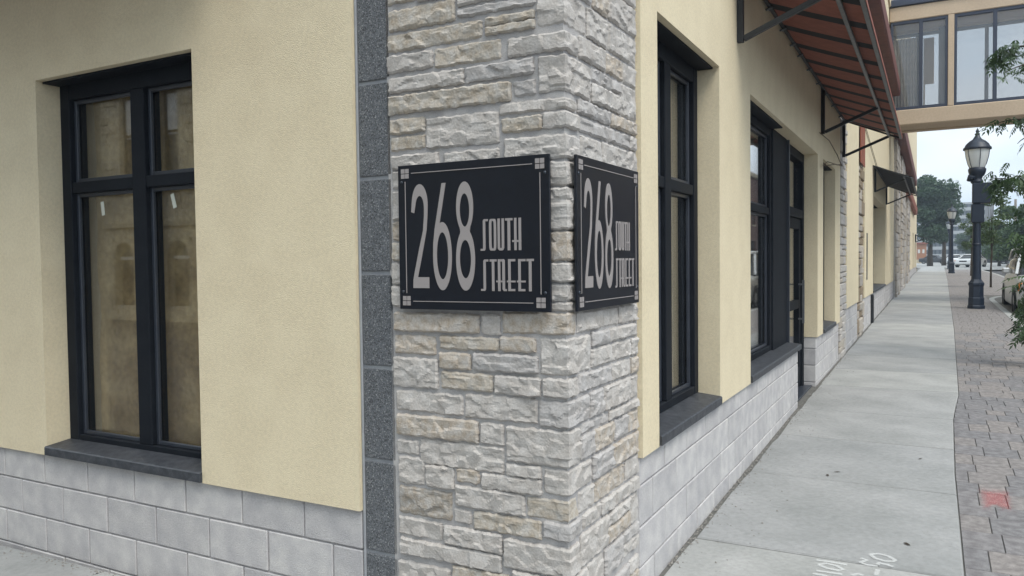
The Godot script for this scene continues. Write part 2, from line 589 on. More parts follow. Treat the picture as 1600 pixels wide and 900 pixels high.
func build_pillar(b: Node3D) -> void:
	var p := part("stone_pillar", b)
	p.set_meta("label", "rough split limestone corner pillar")
	var st := nst()
	box(st, Vector3(-2.05, -.12, -3.52), Vector3(SX - .001, 9.0, SZ - .001))
	obj("mortar", st, mats["mortar"], p)
	var n := 0
	var all := []
	for s in STONES: all.append(s)
	# courses below and above those the photograph shows
	var r := RandomNumberGenerator.new()
	r.seed = 77
	for s in ashlar(-2.04, SX, -.1, .225, r, .09, .13, .22, .42): all.append([s[0] + .004, s[1] + .005, s[2] - (.004 if s[2] < SX - .01 else 0.0), s[3] - .005, r.randf_range(.09, .2) if s[2] > SX - .01 else 0.0, r.randi() % 5])
	for s in ashlar(-2.04, SX, 2.755, 3.7, r, .07, .13, .2, .45): all.append([s[0] + .004, s[1] + .005, s[2] - (.004 if s[2] < SX - .01 else 0.0), s[3] - .005, r.randf_range(.09, .2) if s[2] > SX - .01 else 0.0, r.randi() % 5])
	var returns := []
	for s in all:
		var x1: float = s[2]
		if s[4] > 0.0:
			x1 = SX
			returns.append([s[1], s[3], s[4]])
		put("stone", stone_mesh(s[0], s[1], x1, s[3], s[4], 100 + n), mats["stone_%d" % int(s[5])], p)
		n += 1
	# the face on the main street: stones between the corner returns and the stucco
	r.seed = 12
	returns.sort_custom(func(a, c): return a[0] < c[0])
	var gap := .010
	var y := -.1
	for k in returns.size():
		var e = returns[k]
		var ye0: float = maxf(e[0] - .006, y)
		if ye0 - y > .035:
			for s in ashlar(.02, .795, y + gap * .5, ye0, r, .08, .13, .16, .36): _side_stone(p, s, r, gap)
		var top: float = e[1]
		if k + 1 < returns.size() and returns[k + 1][0] - e[1] < .035: top = returns[k + 1][0] - gap
		for s in ashlar(e[2] + .012, .795, ye0 + .002, top + gap * .5, r, .085, .14, .15, .36): _side_stone(p, s, r, gap)
		y = top + gap * .5

var side_no := 0
func _side_stone(p: Node3D, s: Array, r: RandomNumberGenerator, gap: float) -> void:
	if s[3] - s[1] < .028 or s[2] - s[0] < .04: return
	side_no += 1
	put("stone", stone_mesh(s[0] + gap * .4, s[1] + gap * .4, s[2] - gap * .4, s[3] - gap * .4, 0.0, 900 + side_no, .009, 1), mats["stone_%d" % [0, 3, 3, 0, 1, 3, 4][r.randi() % 7]], p)

# ------------------------------------------------------------------ facade pieces in wall coordinates (x along the wall, y up, z outwards)
func course(p: Node3D, u0: float, u1: float, y0: float, y1: float, joint0: float, face: float, depth := .18, sd := 1) -> void:
	var r := RandomNumberGenerator.new()
	r.seed = sd
	var k := floori((u0 - joint0) / .405)
	while joint0 + k * .405 < u1 - .01:
		var a := maxf(joint0 + k * .405, u0)
		var c := minf(joint0 + (k + 1) * .405, u1)
		if c - a > .03:
			var sz := Vector3(snappedf(c - a - .009, .001), snappedf(y1 - y0 - .009, .001), depth)
			put("block", bevel_mesh(sz, .004), mats["block_" + "abc"[r.randi() % 3]], p, Vector3((a + c) * .5, (y0 + y1) * .5, face - depth * .5 + r.randf_range(-.0015, .0015)))
		k += 1

func plinth(b: Node3D, u0: float, u1: float, levels: Array, joints: Array, sd: int, face := -.02) -> Node3D:
	var p := part("plinth", b)
	var st := nst()
	box(st, Vector3(u0 + .013, levels[levels.size() - 1], face - .17), Vector3(u1 - .013, levels[0] - .005, face - .010))
	obj("mortar", st, mats["block_mortar"], p)
	for k in levels.size() - 1:
		course(p, u0, u1, levels[k + 1], levels[k], joints[k % joints.size()], face, .18, sd + k)
	return p

# black aluminium window, two lights wide, with a transom; opening u0..u1, y0..y1
func window(b: Node3D, u0: float, u1: float, y0: float, y1: float, transom: float, mullions: Array, rec := .14, fw := .085, bottom := .05, gl := "glass") -> Node3D:
	var w := part("window", b)
	var f := nst()
	var d := .11
	var zf := -rec
	var zb := -rec - d
	bbox(f, Vector3(u0, y0, zb), Vector3(u0 + fw, y1, zf), .004)
	bbox(f, Vector3(u1 - fw, y0, zb), Vector3(u1, y1, zf), .004)
	bbox(f, Vector3(u0 + fw, y1 - fw * 1.15, zb), Vector3(u1 - fw, y1, zf - .002), .004)
	bbox(f, Vector3(u0 + fw, y0, zb), Vector3(u1 - fw, y0 + bottom, zf - .002), .004)
	var cuts := [u0 + fw]
	for m in mullions:
		bbox(f, Vector3(m - .055, y0 + bottom, zb), Vector3(m + .055, y1 - fw * 1.15, zf - .001), .004)
		cuts.append(m - .055); cuts.append(m + .055)
	cuts.append(u1 - fw)
	for k in range(0, cuts.size(), 2):
		bbox(f, Vector3(cuts[k], transom - .032, zb), Vector3(cuts[k + 1], transom + .032, zf - .006), .004)
	# flashing over the head
	bbox(f, Vector3(u0, y1 - .012, zf + .001), Vector3(u1, y1 - .001, zf + .10), .002)
	obj("frame", f, mats["frame"], w)
	for k in range(0, cuts.size(), 2):
		for v in [[y0 + bottom, transom - .032], [transom + .032, y1 - fw * 1.15]]:
			var bead := nst()
			var a: float = cuts[k]
			var c: float = cuts[k + 1]
			var zi := zf - .05
			bbox(bead, Vector3(a, v[0], zi), Vector3(a + .022, v[1], zf - .03), .003)
			bbox(bead, Vector3(c - .022, v[0], zi), Vector3(c, v[1], zf - .03), .003)
			bbox(bead, Vector3(a + .022, v[0], zi), Vector3(c - .022, v[0] + .022, zf - .031), .003)
			bbox(bead, Vector3(a + .022, v[1] - .022, zi), Vector3(c - .022, v[1], zf - .031), .003)
			obj("glazing_bead", bead, mats["frame_bead"], w)
			var g := nst()
			# double glazing: two sheets with an air gap
			box(g, Vector3(a + .004, v[0] + .004, zf - .060), Vector3(c - .004, v[1] - .004, zf - .054))
			box(g, Vector3(a + .004, v[0] + .004, zf - .078), Vector3(c - .004, v[1] - .004, zf - .072))
			obj("pane", g, mats[gl], w)
	return w

func sill(b: Node3D, u0: float, u1: float, y: float, rec: float, proj := .014, th := .05) -> void:
	var st := nst()
	# sloped top
	var z0 := -rec - .02
	var a := [Vector3(u0, y, z0), Vector3(u1, y, z0), Vector3(u1, y, proj), Vector3(u0, y, proj)]
	var t := [Vector3(u0, y + th + .018, z0), Vector3(u1, y + th + .018, z0), Vector3(u1, y + th, proj - .006), Vector3(u0, y + th, proj - .006)]
	var m := [Vector3(u1, y + th - .006, proj), Vector3(u0, y + th - .006, proj)]
	quad_n(st, a[0], a[1], a[2], a[3], Vector3.DOWN)
	quad_n(st, t[0], t[1], t[2], t[3], Vector3.UP)
	quad_n(st, t[3], t[2], m[0], m[1], Vector3(0, 1, 1))
	quad_n(st, m[1], m[0], a[2], a[3], Vector3.BACK)
	quad_n(st, a[0], a[1], t[1], t[0], Vector3.FORWARD)
	for e in [0, 1]:
		var n := Vector3.LEFT if e == 0 else Vector3.RIGHT
		var q: Vector3 = a[3] if e == 0 else a[2]
		var q2: Vector3 = m[1] if e == 0 else m[0]
		var q3: Vector3 = t[3] if e == 0 else t[2]
		quad_n(st, a[e], q, q2, q3, n)
		tri_n(st, a[e], q3, t[e], n)
	obj("sill", st, mats["sill"], b)

func awning(called: String, label: String, at: Vector3, turn: float, u0: float, u1: float, brackets: Array, fab: String, stripe: String, clips: Array) -> Node3D:
	var a := thing(called, label, "awning", at, turn, "fabric awnings on the corner building")
	# frame runs from (z .03, y 3.60) at the wall to (z .773, y 3.31) in front
	var y_in := 3.62
	var y_out := 3.315
	var z_in := .035
	var z_out := .775
	var st := nst()
	bar(st, Vector3(u0, y_in, z_in), Vector3(u1, y_in, z_in), .028, .028)
	obj("wall_rail", st, mats["bracket"], a)
	st = nst()
	bar(st, Vector3(u0, y_out, z_out), Vector3(u1, y_out, z_out), .032, .032)
	obj("front_rail", st, mats["awning_tube"], a)
	st = nst()
	bar(st, Vector3(u0, 3.358, .62), Vector3(u1, 3.358, .62), .03, .03)
	obj("middle_rail", st, mats["awning_tube"], a)
	for e in [u0 + .012, u1 - .012]:
		st = nst()
		bar(st, Vector3(e, y_in, z_in + .016), Vector3(e, y_out, z_out - .018), .024, .024)
		obj("end_rail", st, mats["bracket"], a)
	for k in brackets.size():
		st = nst()
		bar(st, Vector3(brackets[k], 3.09, .022), Vector3(brackets[k], 3.66, .022), .042, .042)
		bar(st, Vector3(brackets[k], 3.112, .044), Vector3(brackets[k], 3.345, .62), .036, .036)
		obj("bracket", st, mats["bracket"], a)
	# fabric: wide panels with narrow dark stripes between, laid over the rails
	var period := .655
	var off := Vector3(0, .022, 0)
	var sag := func(u: float, t: float) -> Vector3:
		return Vector3(u, lerpf(y_in, y_out, t) + .022 - .006 * sin(t * PI) , lerpf(.001, z_out + .01, t))
	var u := u0
	var k := 0
	while u < u1 - .02:
		for half in 2:
			var ua := u + (0.0 if half == 0 else .475)
			var ub := minf(u + (.475 if half == 0 else period), u1)
			if ub - ua < .02: continue
			var p := nst(true)
			for i in 6:
				var t0 := i / 6.0
				var t1 := (i + 1) / 6.0
				for q in [0.0, .004]:
					var o := Vector3(0, q, 0)
					quad_n(p, sag.call(ua, t0) + o, sag.call(ub, t0) + o, sag.call(ub, t1) + o, sag.call(ua, t1) + o, Vector3.UP if q > 0 else Vector3.DOWN)
			obj("fabric_panel" if half == 0 else "fabric_stripe", p, mats[fab] if half == 0 else mats[stripe], a)
		u += period
		k += 1
	# hanging front edge
	st = nst()
	box(st, Vector3(u0, y_out - .012, z_out + .018), Vector3(u1, y_out + .022, z_out + .022))
	obj("front_hem", st, mats[fab], a)
	for c in clips:
		st = nst()
		bar(st, Vector3(c, y_in - .03, .005), Vector3(c, y_in - .012, .06), .02, .014)
		bar(st, Vector3(c - .03, y_in - .028, .03), Vector3(c + .03, y_in - .028, .03), .012, .012)
		obj("clip", st, mats["awning_tube"], a)
	return a

# ------------------------------------------------------------------ sign lettering (sign coordinates, metres from the lower left corner)
var layer := 0
func glyph_poly(st: SurfaceTool, pts: PackedVector2Array) -> void:
	layer += 1
	var z := .0016 + .00025 * (layer % 6)
	var idx := Geometry2D.triangulate_polygon(pts)
	for i in range(0, idx.size(), 3):
		tri_n(st, Vector3(pts[idx[i]].x, pts[idx[i]].y, z), Vector3(pts[idx[i + 1]].x, pts[idx[i + 1]].y, z), Vector3(pts[idx[i + 2]].x, pts[idx[i + 2]].y, z), Vector3.BACK)
	var c := Vector2.ZERO
	for p in pts: c += p / pts.size()
	for i in pts.size():
		var a := pts[i]
		var b := pts[(i + 1) % pts.size()]
		quad_n(st, Vector3(a.x, a.y, 0), Vector3(b.x, b.y, 0), Vector3(b.x, b.y, z), Vector3(a.x, a.y, z), Vector3((a + b).x * .5 - c.x, (a + b).y * .5 - c.y, 0))

func stroke(st: SurfaceTool, x0: float, y0: float, x1: float, y1: float) -> void:
	glyph_poly(st, PackedVector2Array([Vector2(x0, y0), Vector2(x1, y0), Vector2(x1, y1), Vector2(x0, y1)]))

func ring(st: SurfaceTool, oc: Vector2, orad: Vector2, ic: Vector2, irad: Vector2, power := 1.0) -> void:
	layer += 1
	var z := .0016 + .00025 * (layer % 6)
	var n := 56
	for i in n:
		var v := []
		for k in [i, i + 1]:
			var a = TAU * k / n
			var e := Vector2(signf(cos(a)) * pow(absf(cos(a)), power), signf(sin(a)) * pow(absf(sin(a)), power))
			v.append(oc + orad * e)
			v.append(ic + irad * e)
		var p := []
		for q in v: p.append(Vector3(q.x, q.y, z))
		quad_n(st, p[0], p[2], p[3], p[1], Vector3.BACK)
		quad_n(st, p[0], p[2], Vector3(v[2].x, v[2].y, 0), Vector3(v[0].x, v[0].y, 0), Vector3(v[0].x - oc.x, v[0].y - oc.y, 0))
		quad_n(st, p[1], p[3], Vector3(v[3].x, v[3].y, 0), Vector3(v[1].x, v[1].y, 0), Vector3(ic.x - v[1].x, ic.y - v[1].y, 0))

func pv(a: Array) -> PackedVector2Array:
	var o := PackedVector2Array()
	for i in range(0, a.size(), 2): o.append(Vector2(a[i], a[i + 1]))
	return o

func arc(o: Array, c: Vector2, rad: Vector2, a0: float, a1: float, n: int) -> void:
	for i in n + 1:
		var a := deg_to_rad(lerpf(a0, a1, float(i) / n))
		o.append(c.x + rad.x * cos(a)); o.append(c.y + rad.y * sin(a))

func make_sign(label: String, at: Vector3, turn: float) -> Node3D:
	var s := thing("address_sign", label, "sign", at, turn, "address signs on the stone pillar")
	var W := .70
	var H := .596
	var st := nst()
	bbox(st, Vector3(0, 0, -.012), Vector3(W, H, 0), .0015)
	obj("panel", st, mats["sign_face"], s)
	var P: Material = mats["sign_print"]
	# 2
	st = nst()
	var o := []
	o.append_array([.066, .402])
	arc(o, Vector2(.1085, .428), Vector2(.0395, .087), 172, 0, 20)
	o.append_array([.1465, .385, .141, .325, .118, .225, .095, .133, .151, .133, .151, .088, .071, .088, .0725, .125, .081, .161, .103, .25, .124, .325, .1295, .385])
	arc(o, Vector2(.1085, .418), Vector2(.0215, .049), 0, 165, 14)
	o.append_array([.081, .397])
	glyph_poly(st, pv(o))
	obj("numeral", st, P, s)
	# 6
	st = nst()
	ring(st, Vector2(.217, .218), Vector2(.0452, .138), Vector2(.2175, .2195), Vector2(.0275, .095))
	glyph_poly(st, pv([.218, .513, .237, .513, .2075, .362, .196, .305, .1905, .235, .1722, .225, .1735, .27, .181, .328]))
	obj("numeral", st, P, s)
	# 8
	st = nst()
	ring(st, Vector2(.3255, .4115), Vector2(.0395, .1015), Vector2(.325, .4), Vector2(.0225, .066))
	ring(st, Vector2(.327, .203), Vector2(.044, .124), Vector2(.3265, .2045), Vector2(.0265, .0765))
	glyph_poly(st, pv([.3005, .332, .3505, .332, .3478, .315, .3535, .288, .2995, .288, .3035, .315]))
	obj("numeral", st, P, s)
	var rows := [[.2365, .3605], [.0785, .2025]]
	for k in 2:
		var y0: float = rows[k][0]
		var y1: float = rows[k][1]
		st = nst()   # S
		glyph_poly(st, pv([.397, y0, .415, y0, .4195, y0 + .006, .4195, y1 - .0085, .431, y1 - .0085, .431, y1, .413, y1, .4085, y1 - .006, .4085, y0 + .008, .397, y0 + .008]))
		obj("letter", st, P, s)
	# O U T H
	var y0 := .2365
	var y1 := .3605
	st = nst()
	ring(st, Vector2(.4525, .2985), Vector2(.016, .062), Vector2(.4525, .2985), Vector2(.0055, .0535), .35)
	obj("letter", st, P, s)
	st = nst()
	glyph_poly(st, pv([.475, y1, .475, y0 + .010, .479, y0 + .003, .484, y0, .495, y0, .500, y0 + .003, .5035, y0 + .010, .5035, y1, .493, y1, .493, y0 + .010, .485, y0 + .010, .485, y1]))
	obj("letter", st, P, s)
	st = nst()
	glyph_poly(st, pv([.509, y1, .509, y1 - .009, .519, y1 - .009, .519, y0, .5305, y0, .5305, y1 - .009, .541, y1 - .009, .541, y1]))
	obj("letter", st, P, s)
	st = nst()
	stroke(st, .5475, y0, .558, y1); stroke(st, .567, y0, .578, y1); stroke(st, .539, .268, .5785, .2755)
	obj("letter", st, P, s)
	y0 = .0785
	y1 = .2025
	st = nst()   # T
	glyph_poly(st, pv([.4375, y1, .4375, y1 - .009, .447, y1 - .009, .447, y0, .458, y0, .458, y1 - .009, .468, y1 - .009, .468, y1]))
	obj("letter", st, P, s)
	st = nst()   # R
	stroke(st, .4745, y0, .485, y1)
	glyph_poly(st, pv([.485, y1, .485, y1 - .009, .494, y1 - .009, .494, .120, .505, .120, .505, y1 - .006, .501, y1]))
	stroke(st, .466, .1125, .5055, .1195)
	glyph_poly(st, pv([.494, .1125, .494, y0 + .008, .499, y0, .5125, y0, .5125, y0 + .0075, .505, y0 + .0085, .505, .1125]))
	obj("letter", st, P, s)
	for dx in [0.0, .044]:
		st = nst()   # E
		stroke(st, .5195 + dx, y0, .5305 + dx, y1); stroke(st, .5305 + dx, y1 - .009, .551 + dx, y1); stroke(st, .5305 + dx, y0, .5495 + dx, y0 + .0085); stroke(st, .514 + dx, .1125, .551 + dx, .1195)
		obj("letter", st, P, s)
	st = nst()
	glyph_poly(st, pv([.6, y1, .6, y1 - .009, .6095, y1 - .009, .6095, y0, .621, y0, .621, y1 - .009, .631, y1 - .009, .631, y1]))
	obj("letter", st, P, s)
	for l in [[.069, .5605, .628, .5635], [.069, .032, .627, .035], [.0355, .067, .0385, .529], [.659, .067, .662, .528]]:
		st = nst()
		stroke(st, l[0], l[1], l[2], l[3])
		obj("border_line", st, P, s)
	for c in [[.0175, .542], [.641, .542], [.0175, .0155], [.641, .0155]]:
		st = nst()
		for i in 2:
			for j in 2: stroke(st, c[0] + i * .0205, c[1] + j * .021, c[0] + i * .0205 + .0175, c[1] + j * .021 + .018)
		obj("corner_ornament", st, P, s)
	for c in [[.0185, .5265], [.6805, .5265], [.0185, .0725], [.678, .0725]]:
		st = nst(true)
		var prof := [Vector2(.0065, 0), Vector2(.006, .0018), Vector2(.004, .003), Vector2(0, .0034)]
		lathe(st, prof, 14)
		put("screw", fin(st), mats["screw"], s, Vector3(c[0], c[1], 0), Basis(Vector3.RIGHT, PI / 2))
	return s

func on_street(o: Node3D) -> Node3D:
	o.position = Vector3(RX, 0, 0)
	o.rotation.y = PI / 2
	return o

func on_side(o: Node3D) -> Node3D:
	o.position = Vector3(0, 0, LZ)
	return o

func wall_part(b: Node3D, called: String, u0: float, u1: float, y0: float, y1: float, holes: Array, m: String, street: bool, t := .3) -> MeshInstance3D:
	var st := nst()
	wall(st, u0, u1, y0, y1, holes, t)
	var o := obj(called, st, mats[m], b)
	if street: on_street(o)
	else: on_side(o)
	return o

func block_box(b: Node, called: String, a: Vector3, c: Vector3, m: String, r := .004) -> MeshInstance3D:
	var st := nst()
	if r > 0.0: bbox(st, a, c, r)
	else: box(st, a, c)
	return obj(called, st, mats[m], b)

func build_corner_building() -> void:
	var b := thing("corner_building", "cream stucco corner building with grey block base and black windows", "building")
	build_pillar(b)
	# ---- dark granite strip beside the pillar
	var gs := part("granite_strip", b)
	gs.set_meta("label", "vertical strip of dark speckled granite blocks beside the stone pillar")
	block_box(gs, "joint_mortar", Vector3(-2.222, -.12, -2.85), Vector3(-2.026, 9, -2.709), "granite_joint", 0.0)
	block_box(gs, "sealant_bead", Vector3(-2.221, -.12, -2.712), Vector3(-2.208, 9, -2.698), "granite_joint", .003)
	var y := .328 - .41
	while y < 4.0:
		put("granite_block", bevel_mesh(Vector3(.170, .394, .06), .003), mats["granite"], gs, Vector3(-2.120, y + .205, -2.731))
		y += .4102
	# ---- face on the side street
	var hs := [[-4.53, -1.0, -3.227, 2.669], [-8.6, -1.0, -7.3, 2.669]]
	wall_part(b, "stucco_wall", -9.5, -2.222, .507, 9.0, hs, "stucco", false)
	on_side(plinth(b, -9.5, -2.224, [.508, .327, .123, -.08, -.28], [-4.19, -4.02, -4.19, -4.02], 5))
	for h in hs:
		var w := window(b, h[0], h[2], .56, 2.669, 2.062, [(h[0] + h[2]) * .5 + .035])
		sill(w, h[0] - .002, h[2] + .002, .512, .14)
		on_side(w)
		w.set_meta("label", "tall black four-light window lined inside with brown paper")
		# paper hung behind the glass, plaster returns at its edges
		var ps := nst(true)
		var nz := noise(41, 2.2, 3)
		for i in 26:
			for j in 40:
				var q := []
				for e in [[0, 0], [1, 0], [1, 1], [0, 1]]:
					var u: float = h[0] + .01 + (h[2] - h[0] - .02) * (i + e[0]) / 26.0
					var v: float = .56 + 2.1 * (j + e[1]) / 40.0
					q.append(Vector3(u, v, -.345 + .02 * nz.get_noise_2d(u * 1.2, v)))
				quad_n(ps, q[0], q[1], q[2], q[3], Vector3.BACK)
		obj("paper_lining", ps, mats["kraft"], w)
		block_box(w, "plaster_return", Vector3(h[0] - .05, .5, -.42), Vector3(h[0] + .002, 2.75, -.251), "drywall", 0.0)
		block_box(w, "plaster_return", Vector3(h[2] - .002, .5, -.42), Vector3(h[2] + .05, 2.75, -.251), "drywall", 0.0)
		block_box(w, "inner_board", Vector3(h[0] - .05, .4, -.44), Vector3(h[2] + .05, 2.76, -.425), "drywall", 0.0)
	# ---- face on the main street
	var T := 2.82
	wall_part(b, "stucco_wall", 3.505, 12.30, .667, 9.0, [[3.755, -1.0, 5.02, T], [5.97, -1.0, 9.80, T], [10.32, -1.0, 11.65, T]], "stucco", true)
	wall_part(b, "stucco_wall", 13.27, 15.5, .80, 9.0, [], "stucco", true)
	wall_part(b, "stucco_wall", 16.9, 29.6, .80, 9.0, [[19.4, -1.0, 24.4, 3.0]], "stucco", true)
	wall_part(b, "stucco_wall", 29.6, 70.0, .85, 13.0, [[47.5, -1, 49.5, 3.2], [57, -1, 60, 3.2], [64, -1, 66, 3.2]], "stucco_far", true)
	on_street(plinth(b, 3.505, 8.42, [.672, .528, .33, .135, -.07], [3.91, 4.115, 3.91, 4.135], 20))
	on_street(plinth(b, 9.802, 12.30, [.668, .53, .33, .13, -.07], [9.95, 10.15, 9.95, 10.15], 30))
	on_street(plinth(b, 13.27, 15.5, [.80, .6, .4, .2, 0.0], [13.4, 13.6], 40))
	on_street(plinth(b, 16.9, 19.4, [.80, .6, .4, .2, 0.0], [17.1, 17.3], 50))
	on_street(plinth(b, 19.4, 29.6, [.80, .6, .4, .2, 0.0], [19.5, 19.7], 60))
	for e in [[29.6, 70.0]]:
		on_street(block_box(b, "plinth_band", Vector3(e[0], 0, -.25), Vector3(e[1], .85, -.025), "block_a"))
	# first window
	var w1 := window(b, 3.755, 5.02, .74, T, 2.04, [4.39])
	sill(w1, 3.757, 5.018, .673, .14)
	on_street(w1)
	# second window and the door beside it
	var w2 := window(b, 5.97, 7.62, .74, T, 2.04, [], .14, .07)
	sill(w2, 5.972, 8.44, .673, .14)
	on_street(w2)
	var dp := part("door", b)
	dp.set_meta("label", "black glazed entrance door with transom light beside a boxed post")
	var gz := ground(-9.0)
	var st := nst()
	bbox(st, Vector3(7.622, .7, -.26), Vector3(8.40, T, -.125), .006)
	obj("boxed_post", st, mats["frame"], dp)
	st = nst()
	bbox(st, Vector3(8.402, .70, -.24), Vector3(8.428, T - .01, -.10), .003)
	obj("post_trim", st, mats["frame_bead"], dp)
	st = nst()
	for q in [[8.43, 8.54, gz, T], [9.70, 9.798, gz, T]]: bbox(st, Vector3(q[0], q[2], -.26), Vector3(q[1], q[3], -.15), .004)
	bbox(st, Vector3(8.54, T - .1, -.26), Vector3(9.70, T, -.152), .004)
	bbox(st, Vector3(8.54, 2.06, -.26), Vector3(9.70, 2.16, -.152), .004)
	obj("frame", st, mats["frame"], dp)
	st = nst()
	for q in [[8.545, 8.66, gz + .02, 2.055], [9.58, 9.695, gz + .02, 2.055]]: bbox(st, Vector3(q[0], q[2], -.235), Vector3(q[1], q[3], -.175), .004)
	for q in [[gz + .02, gz + .25], [1.94, 2.055], [1.02, 1.12]]: bbox(st, Vector3(8.66, q[0], -.235), Vector3(9.58, q[1], -.177), .004)
	obj("leaf", st, mats["frame"], dp)
	st = nst()
	bar(st, Vector3(9.52, .85, -.12), Vector3(9.52, 1.35, -.12), .025, .025)
	bar(st, Vector3(9.52, .9, -.175), Vector3(9.52, .9, -.12), .02, .02)
	bar(st, Vector3(9.52, 1.3, -.175), Vector3(9.52, 1.3, -.12), .02, .02)
	obj("handle", st, mats["awning_tube"], dp)
	for q in [[gz + .25, 1.02], [1.12, 1.94], [2.16, T - .1]]:
		block_box(dp, "pane", Vector3(8.6, q[0], -.21), Vector3(9.64, q[1], -.203), "glass", 0.0)
	block_box(dp, "threshold", Vector3(8.43, gz - .08, -.3), Vector3(9.8, gz + .012, -.06), "frame_bead", .003)
	on_street(dp)
	# narrow window
	var w3 := window(b, 10.32, 11.65, .72, T, 2.04, [10.98])
	sill(w3, 10.322, 11.648, .668, .14, .02, .05)
	on_street(w3)
	# tall shop window under the dark awning
	var w4 := window(b, 19.4, 24.4, .86, 3.0, 2.3, [20.65, 21.9, 23.15], .3, .1)
	sill(w4, 19.402, 24.398, .80, .3, .02, .05)
	on_street(w4)
	for q in [[47.5, 49.5], [57, 60], [64, 66]]:
		var wf := window(b, q[0], q[1], .9, 3.2, 2.3, [], .2, .1)
		on_street(wf)
	# stone pilaster, and the brown strip of an older wall showing through
	var r := RandomNumberGenerator.new()
	r.seed = 9
	var pl := part("stone_pilaster", b)
	block_box(pl, "mortar", Vector3(12.302, 0, -.25), Vector3(13.268, 9, -.035), "mortar_dark", 0.0)
	for s in ashlar(12.31, 13.26, .0, 4.6, r, .11, .2, .22, .5):
		var sz := Vector3(snappedf(s[2] - s[0] - .012, .01), snappedf(s[3] - s[1] - .012, .01), .07)
		put("stone", bevel_mesh(sz, .012), mats["stone_%d" % (r.randi() % 4)], pl, Vector3((s[0] + s[2]) * .5, (s[1] + s[3]) * .5, -.045 + r.randf_range(0, .025)))
	on_street(pl)
	pl = part("old_stone_strip", b)
	pl.set_meta("label", "strip of brown rubble stone between cream stucco panels")
	block_box(pl, "mortar", Vector3(15.502, 0, -.25), Vector3(16.898, 9, -.06), "mortar_dark", 0.0)
	for s in ashlar(15.51, 16.89, .0, 5.0, r, .14, .32, .3, .75):
		var sz := Vector3(snappedf(s[2] - s[0] - .016, .01), snappedf(s[3] - s[1] - .016, .01), .08)
		put("stone", bevel_mesh(sz, .016), mats[["old_stone", "stone_5", "stone_4", "old_stone"][r.randi() % 4]], pl, Vector3((s[0] + s[2]) * .5, (s[1] + s[3]) * .5, -.07 + r.randf_range(0, .035)))
	block_box(pl, "rusty_plate", Vector3(15.7, 3.35, 0.0), Vector3(16.7, 4.3, .02), "cornice_orange")
	on_street(pl)
	# far stone piers
	for q in [[29.62, 32.5], [34.5, 39.0], [42.5, 46.5]]:
		var fp := part("stone_pier", b)
		block_box(fp, "mortar", Vector3(q[0], 0, -.02), Vector3(q[1], 5.6, .05), "mortar", 0.0)
		for s in ashlar(q[0], q[1], .1, 5.6, r, .22, .4, .5, 1.2):
			var sz := Vector3(snappedf(s[2] - s[0] - .03, .05), snappedf(s[3] - s[1] - .02, .02), .08)
			put("stone", bevel_mesh(sz, .015), mats["stone_%d" % [0, 1, 5, 4, 5][r.randi() % 5]], fp, Vector3((s[0] + s[2]) * .5, (s[1] + s[3]) * .5, .045 + r.randf_range(0, .03)))
		on_street(fp)
	# red belt courses
	on_street(block_box(b, "red_belt_course", Vector3(3.0, 6.35, -.05), Vector3(25.9, 6.75, .31), "cornice_red", .03))
	on_street(block_box(b, "red_belt_course", Vector3(28.2, 5.70, -.05), Vector3(51.0, 6.2, .33), "cornice_red", .03))
	on_street(block_box(b, "red_belt_course", Vector3(40.0, 4.5, -.05), Vector3(61.0, 5.0, .2), "cornice_orange", .03))
	block_box(b, "slot_vent", Vector3(RX - .02, 1.15, -17.55), Vector3(RX + .012, 2.1, -17.40), "frame_bead")
	block_box(b, "downpipe", Vector3(RX - .02, .1, -19.2), Vector3(RX + .035, .78, -18.95), "bracket", .01)
	# the mass behind the walls, and the roof
	var core := nst()
	box(core, Vector3(-9.6, -.2, -8.0), Vector3(-2.3, 8.9, -3.75))
	box(core, Vector3(-9.6, -.2, -70.0), Vector3(-2.3, 8.9, -8.001))
	obj("inner_walls", core, mats["dark_room"], b)
	block_box(b, "roof", Vector3(-9.8, 9.0, -29.6), Vector3(-1.15, 9.25, -2.6), "stucco_far", .02)
	block_box(b, "roof", Vector3(-9.8, 13.0, -70.1), Vector3(-1.15, 13.25, -29.61), "stucco_far", .02)
	block_box(b, "end_wall", Vector3(-9.8, -.3, -70.0), Vector3(-9.5, 9, -2.69), "stucco_far", 0.0)
	block_box(b, "end_wall", Vector3(-9.5, -.3, -70.3), Vector3(-1.21, 13, -70.0), "stucco_far", 0.0)

func build_awnings() -> void:
	awning("awning", "long red awning with black stripes on black wall brackets over the door", Vector3(RX, 0, 0), PI / 2, 5.35, 12.62, [5.54, 10.1, 12.58], "awning_red", "awning_black", [6.55, 7.2, 7.75, 8.2, 8.85, 9.6, 10.3, 11.1, 12.0])
	var a2 := awning("awning", "dark navy awning over the shop window beyond the brown stone strip", Vector3(RX, 0, 0), PI / 2, 19.1, 24.75, [19.68, 24.56], "awning_navy", "awning_black", [])
	for q in [[16.6, 4.1, 19.2], [16.8, 4.15, 19.9]]:
		var st := nst()
		tube(st, [Vector3(q[0], q[1], .02), Vector3(q[2], 3.64, .06)], [.006], 5)
		obj("stay_cable", st, mats["wire"], a2)
	awning("awning", "small black awning far along the cream wall near the trees", Vector3(RX, -.4, 0), PI / 2, 63.6, 66.4, [64.0, 66.0], "awning_navy", "awning_black", [])
	# the same kind of awning over the window on the side street, just above the picture
	awning("awning", "red awning with black stripes above the paper-lined window on the side street", Vector3(0, .12, LZ), 0.0, -5.6, -2.75, [-5.4, -2.95], "awning_red", "awning_black", [])

func build_signs() -> void:
	make_sign("black 268 South Street sign on the pillar face beside the granite strip", Vector3(-1.969, 1.408, -2.658), 0.0)
	make_sign("black 268 South Street sign on the pillar face looking onto the pavement", Vector3(-1.188, 1.407, -2.727), PI / 2)

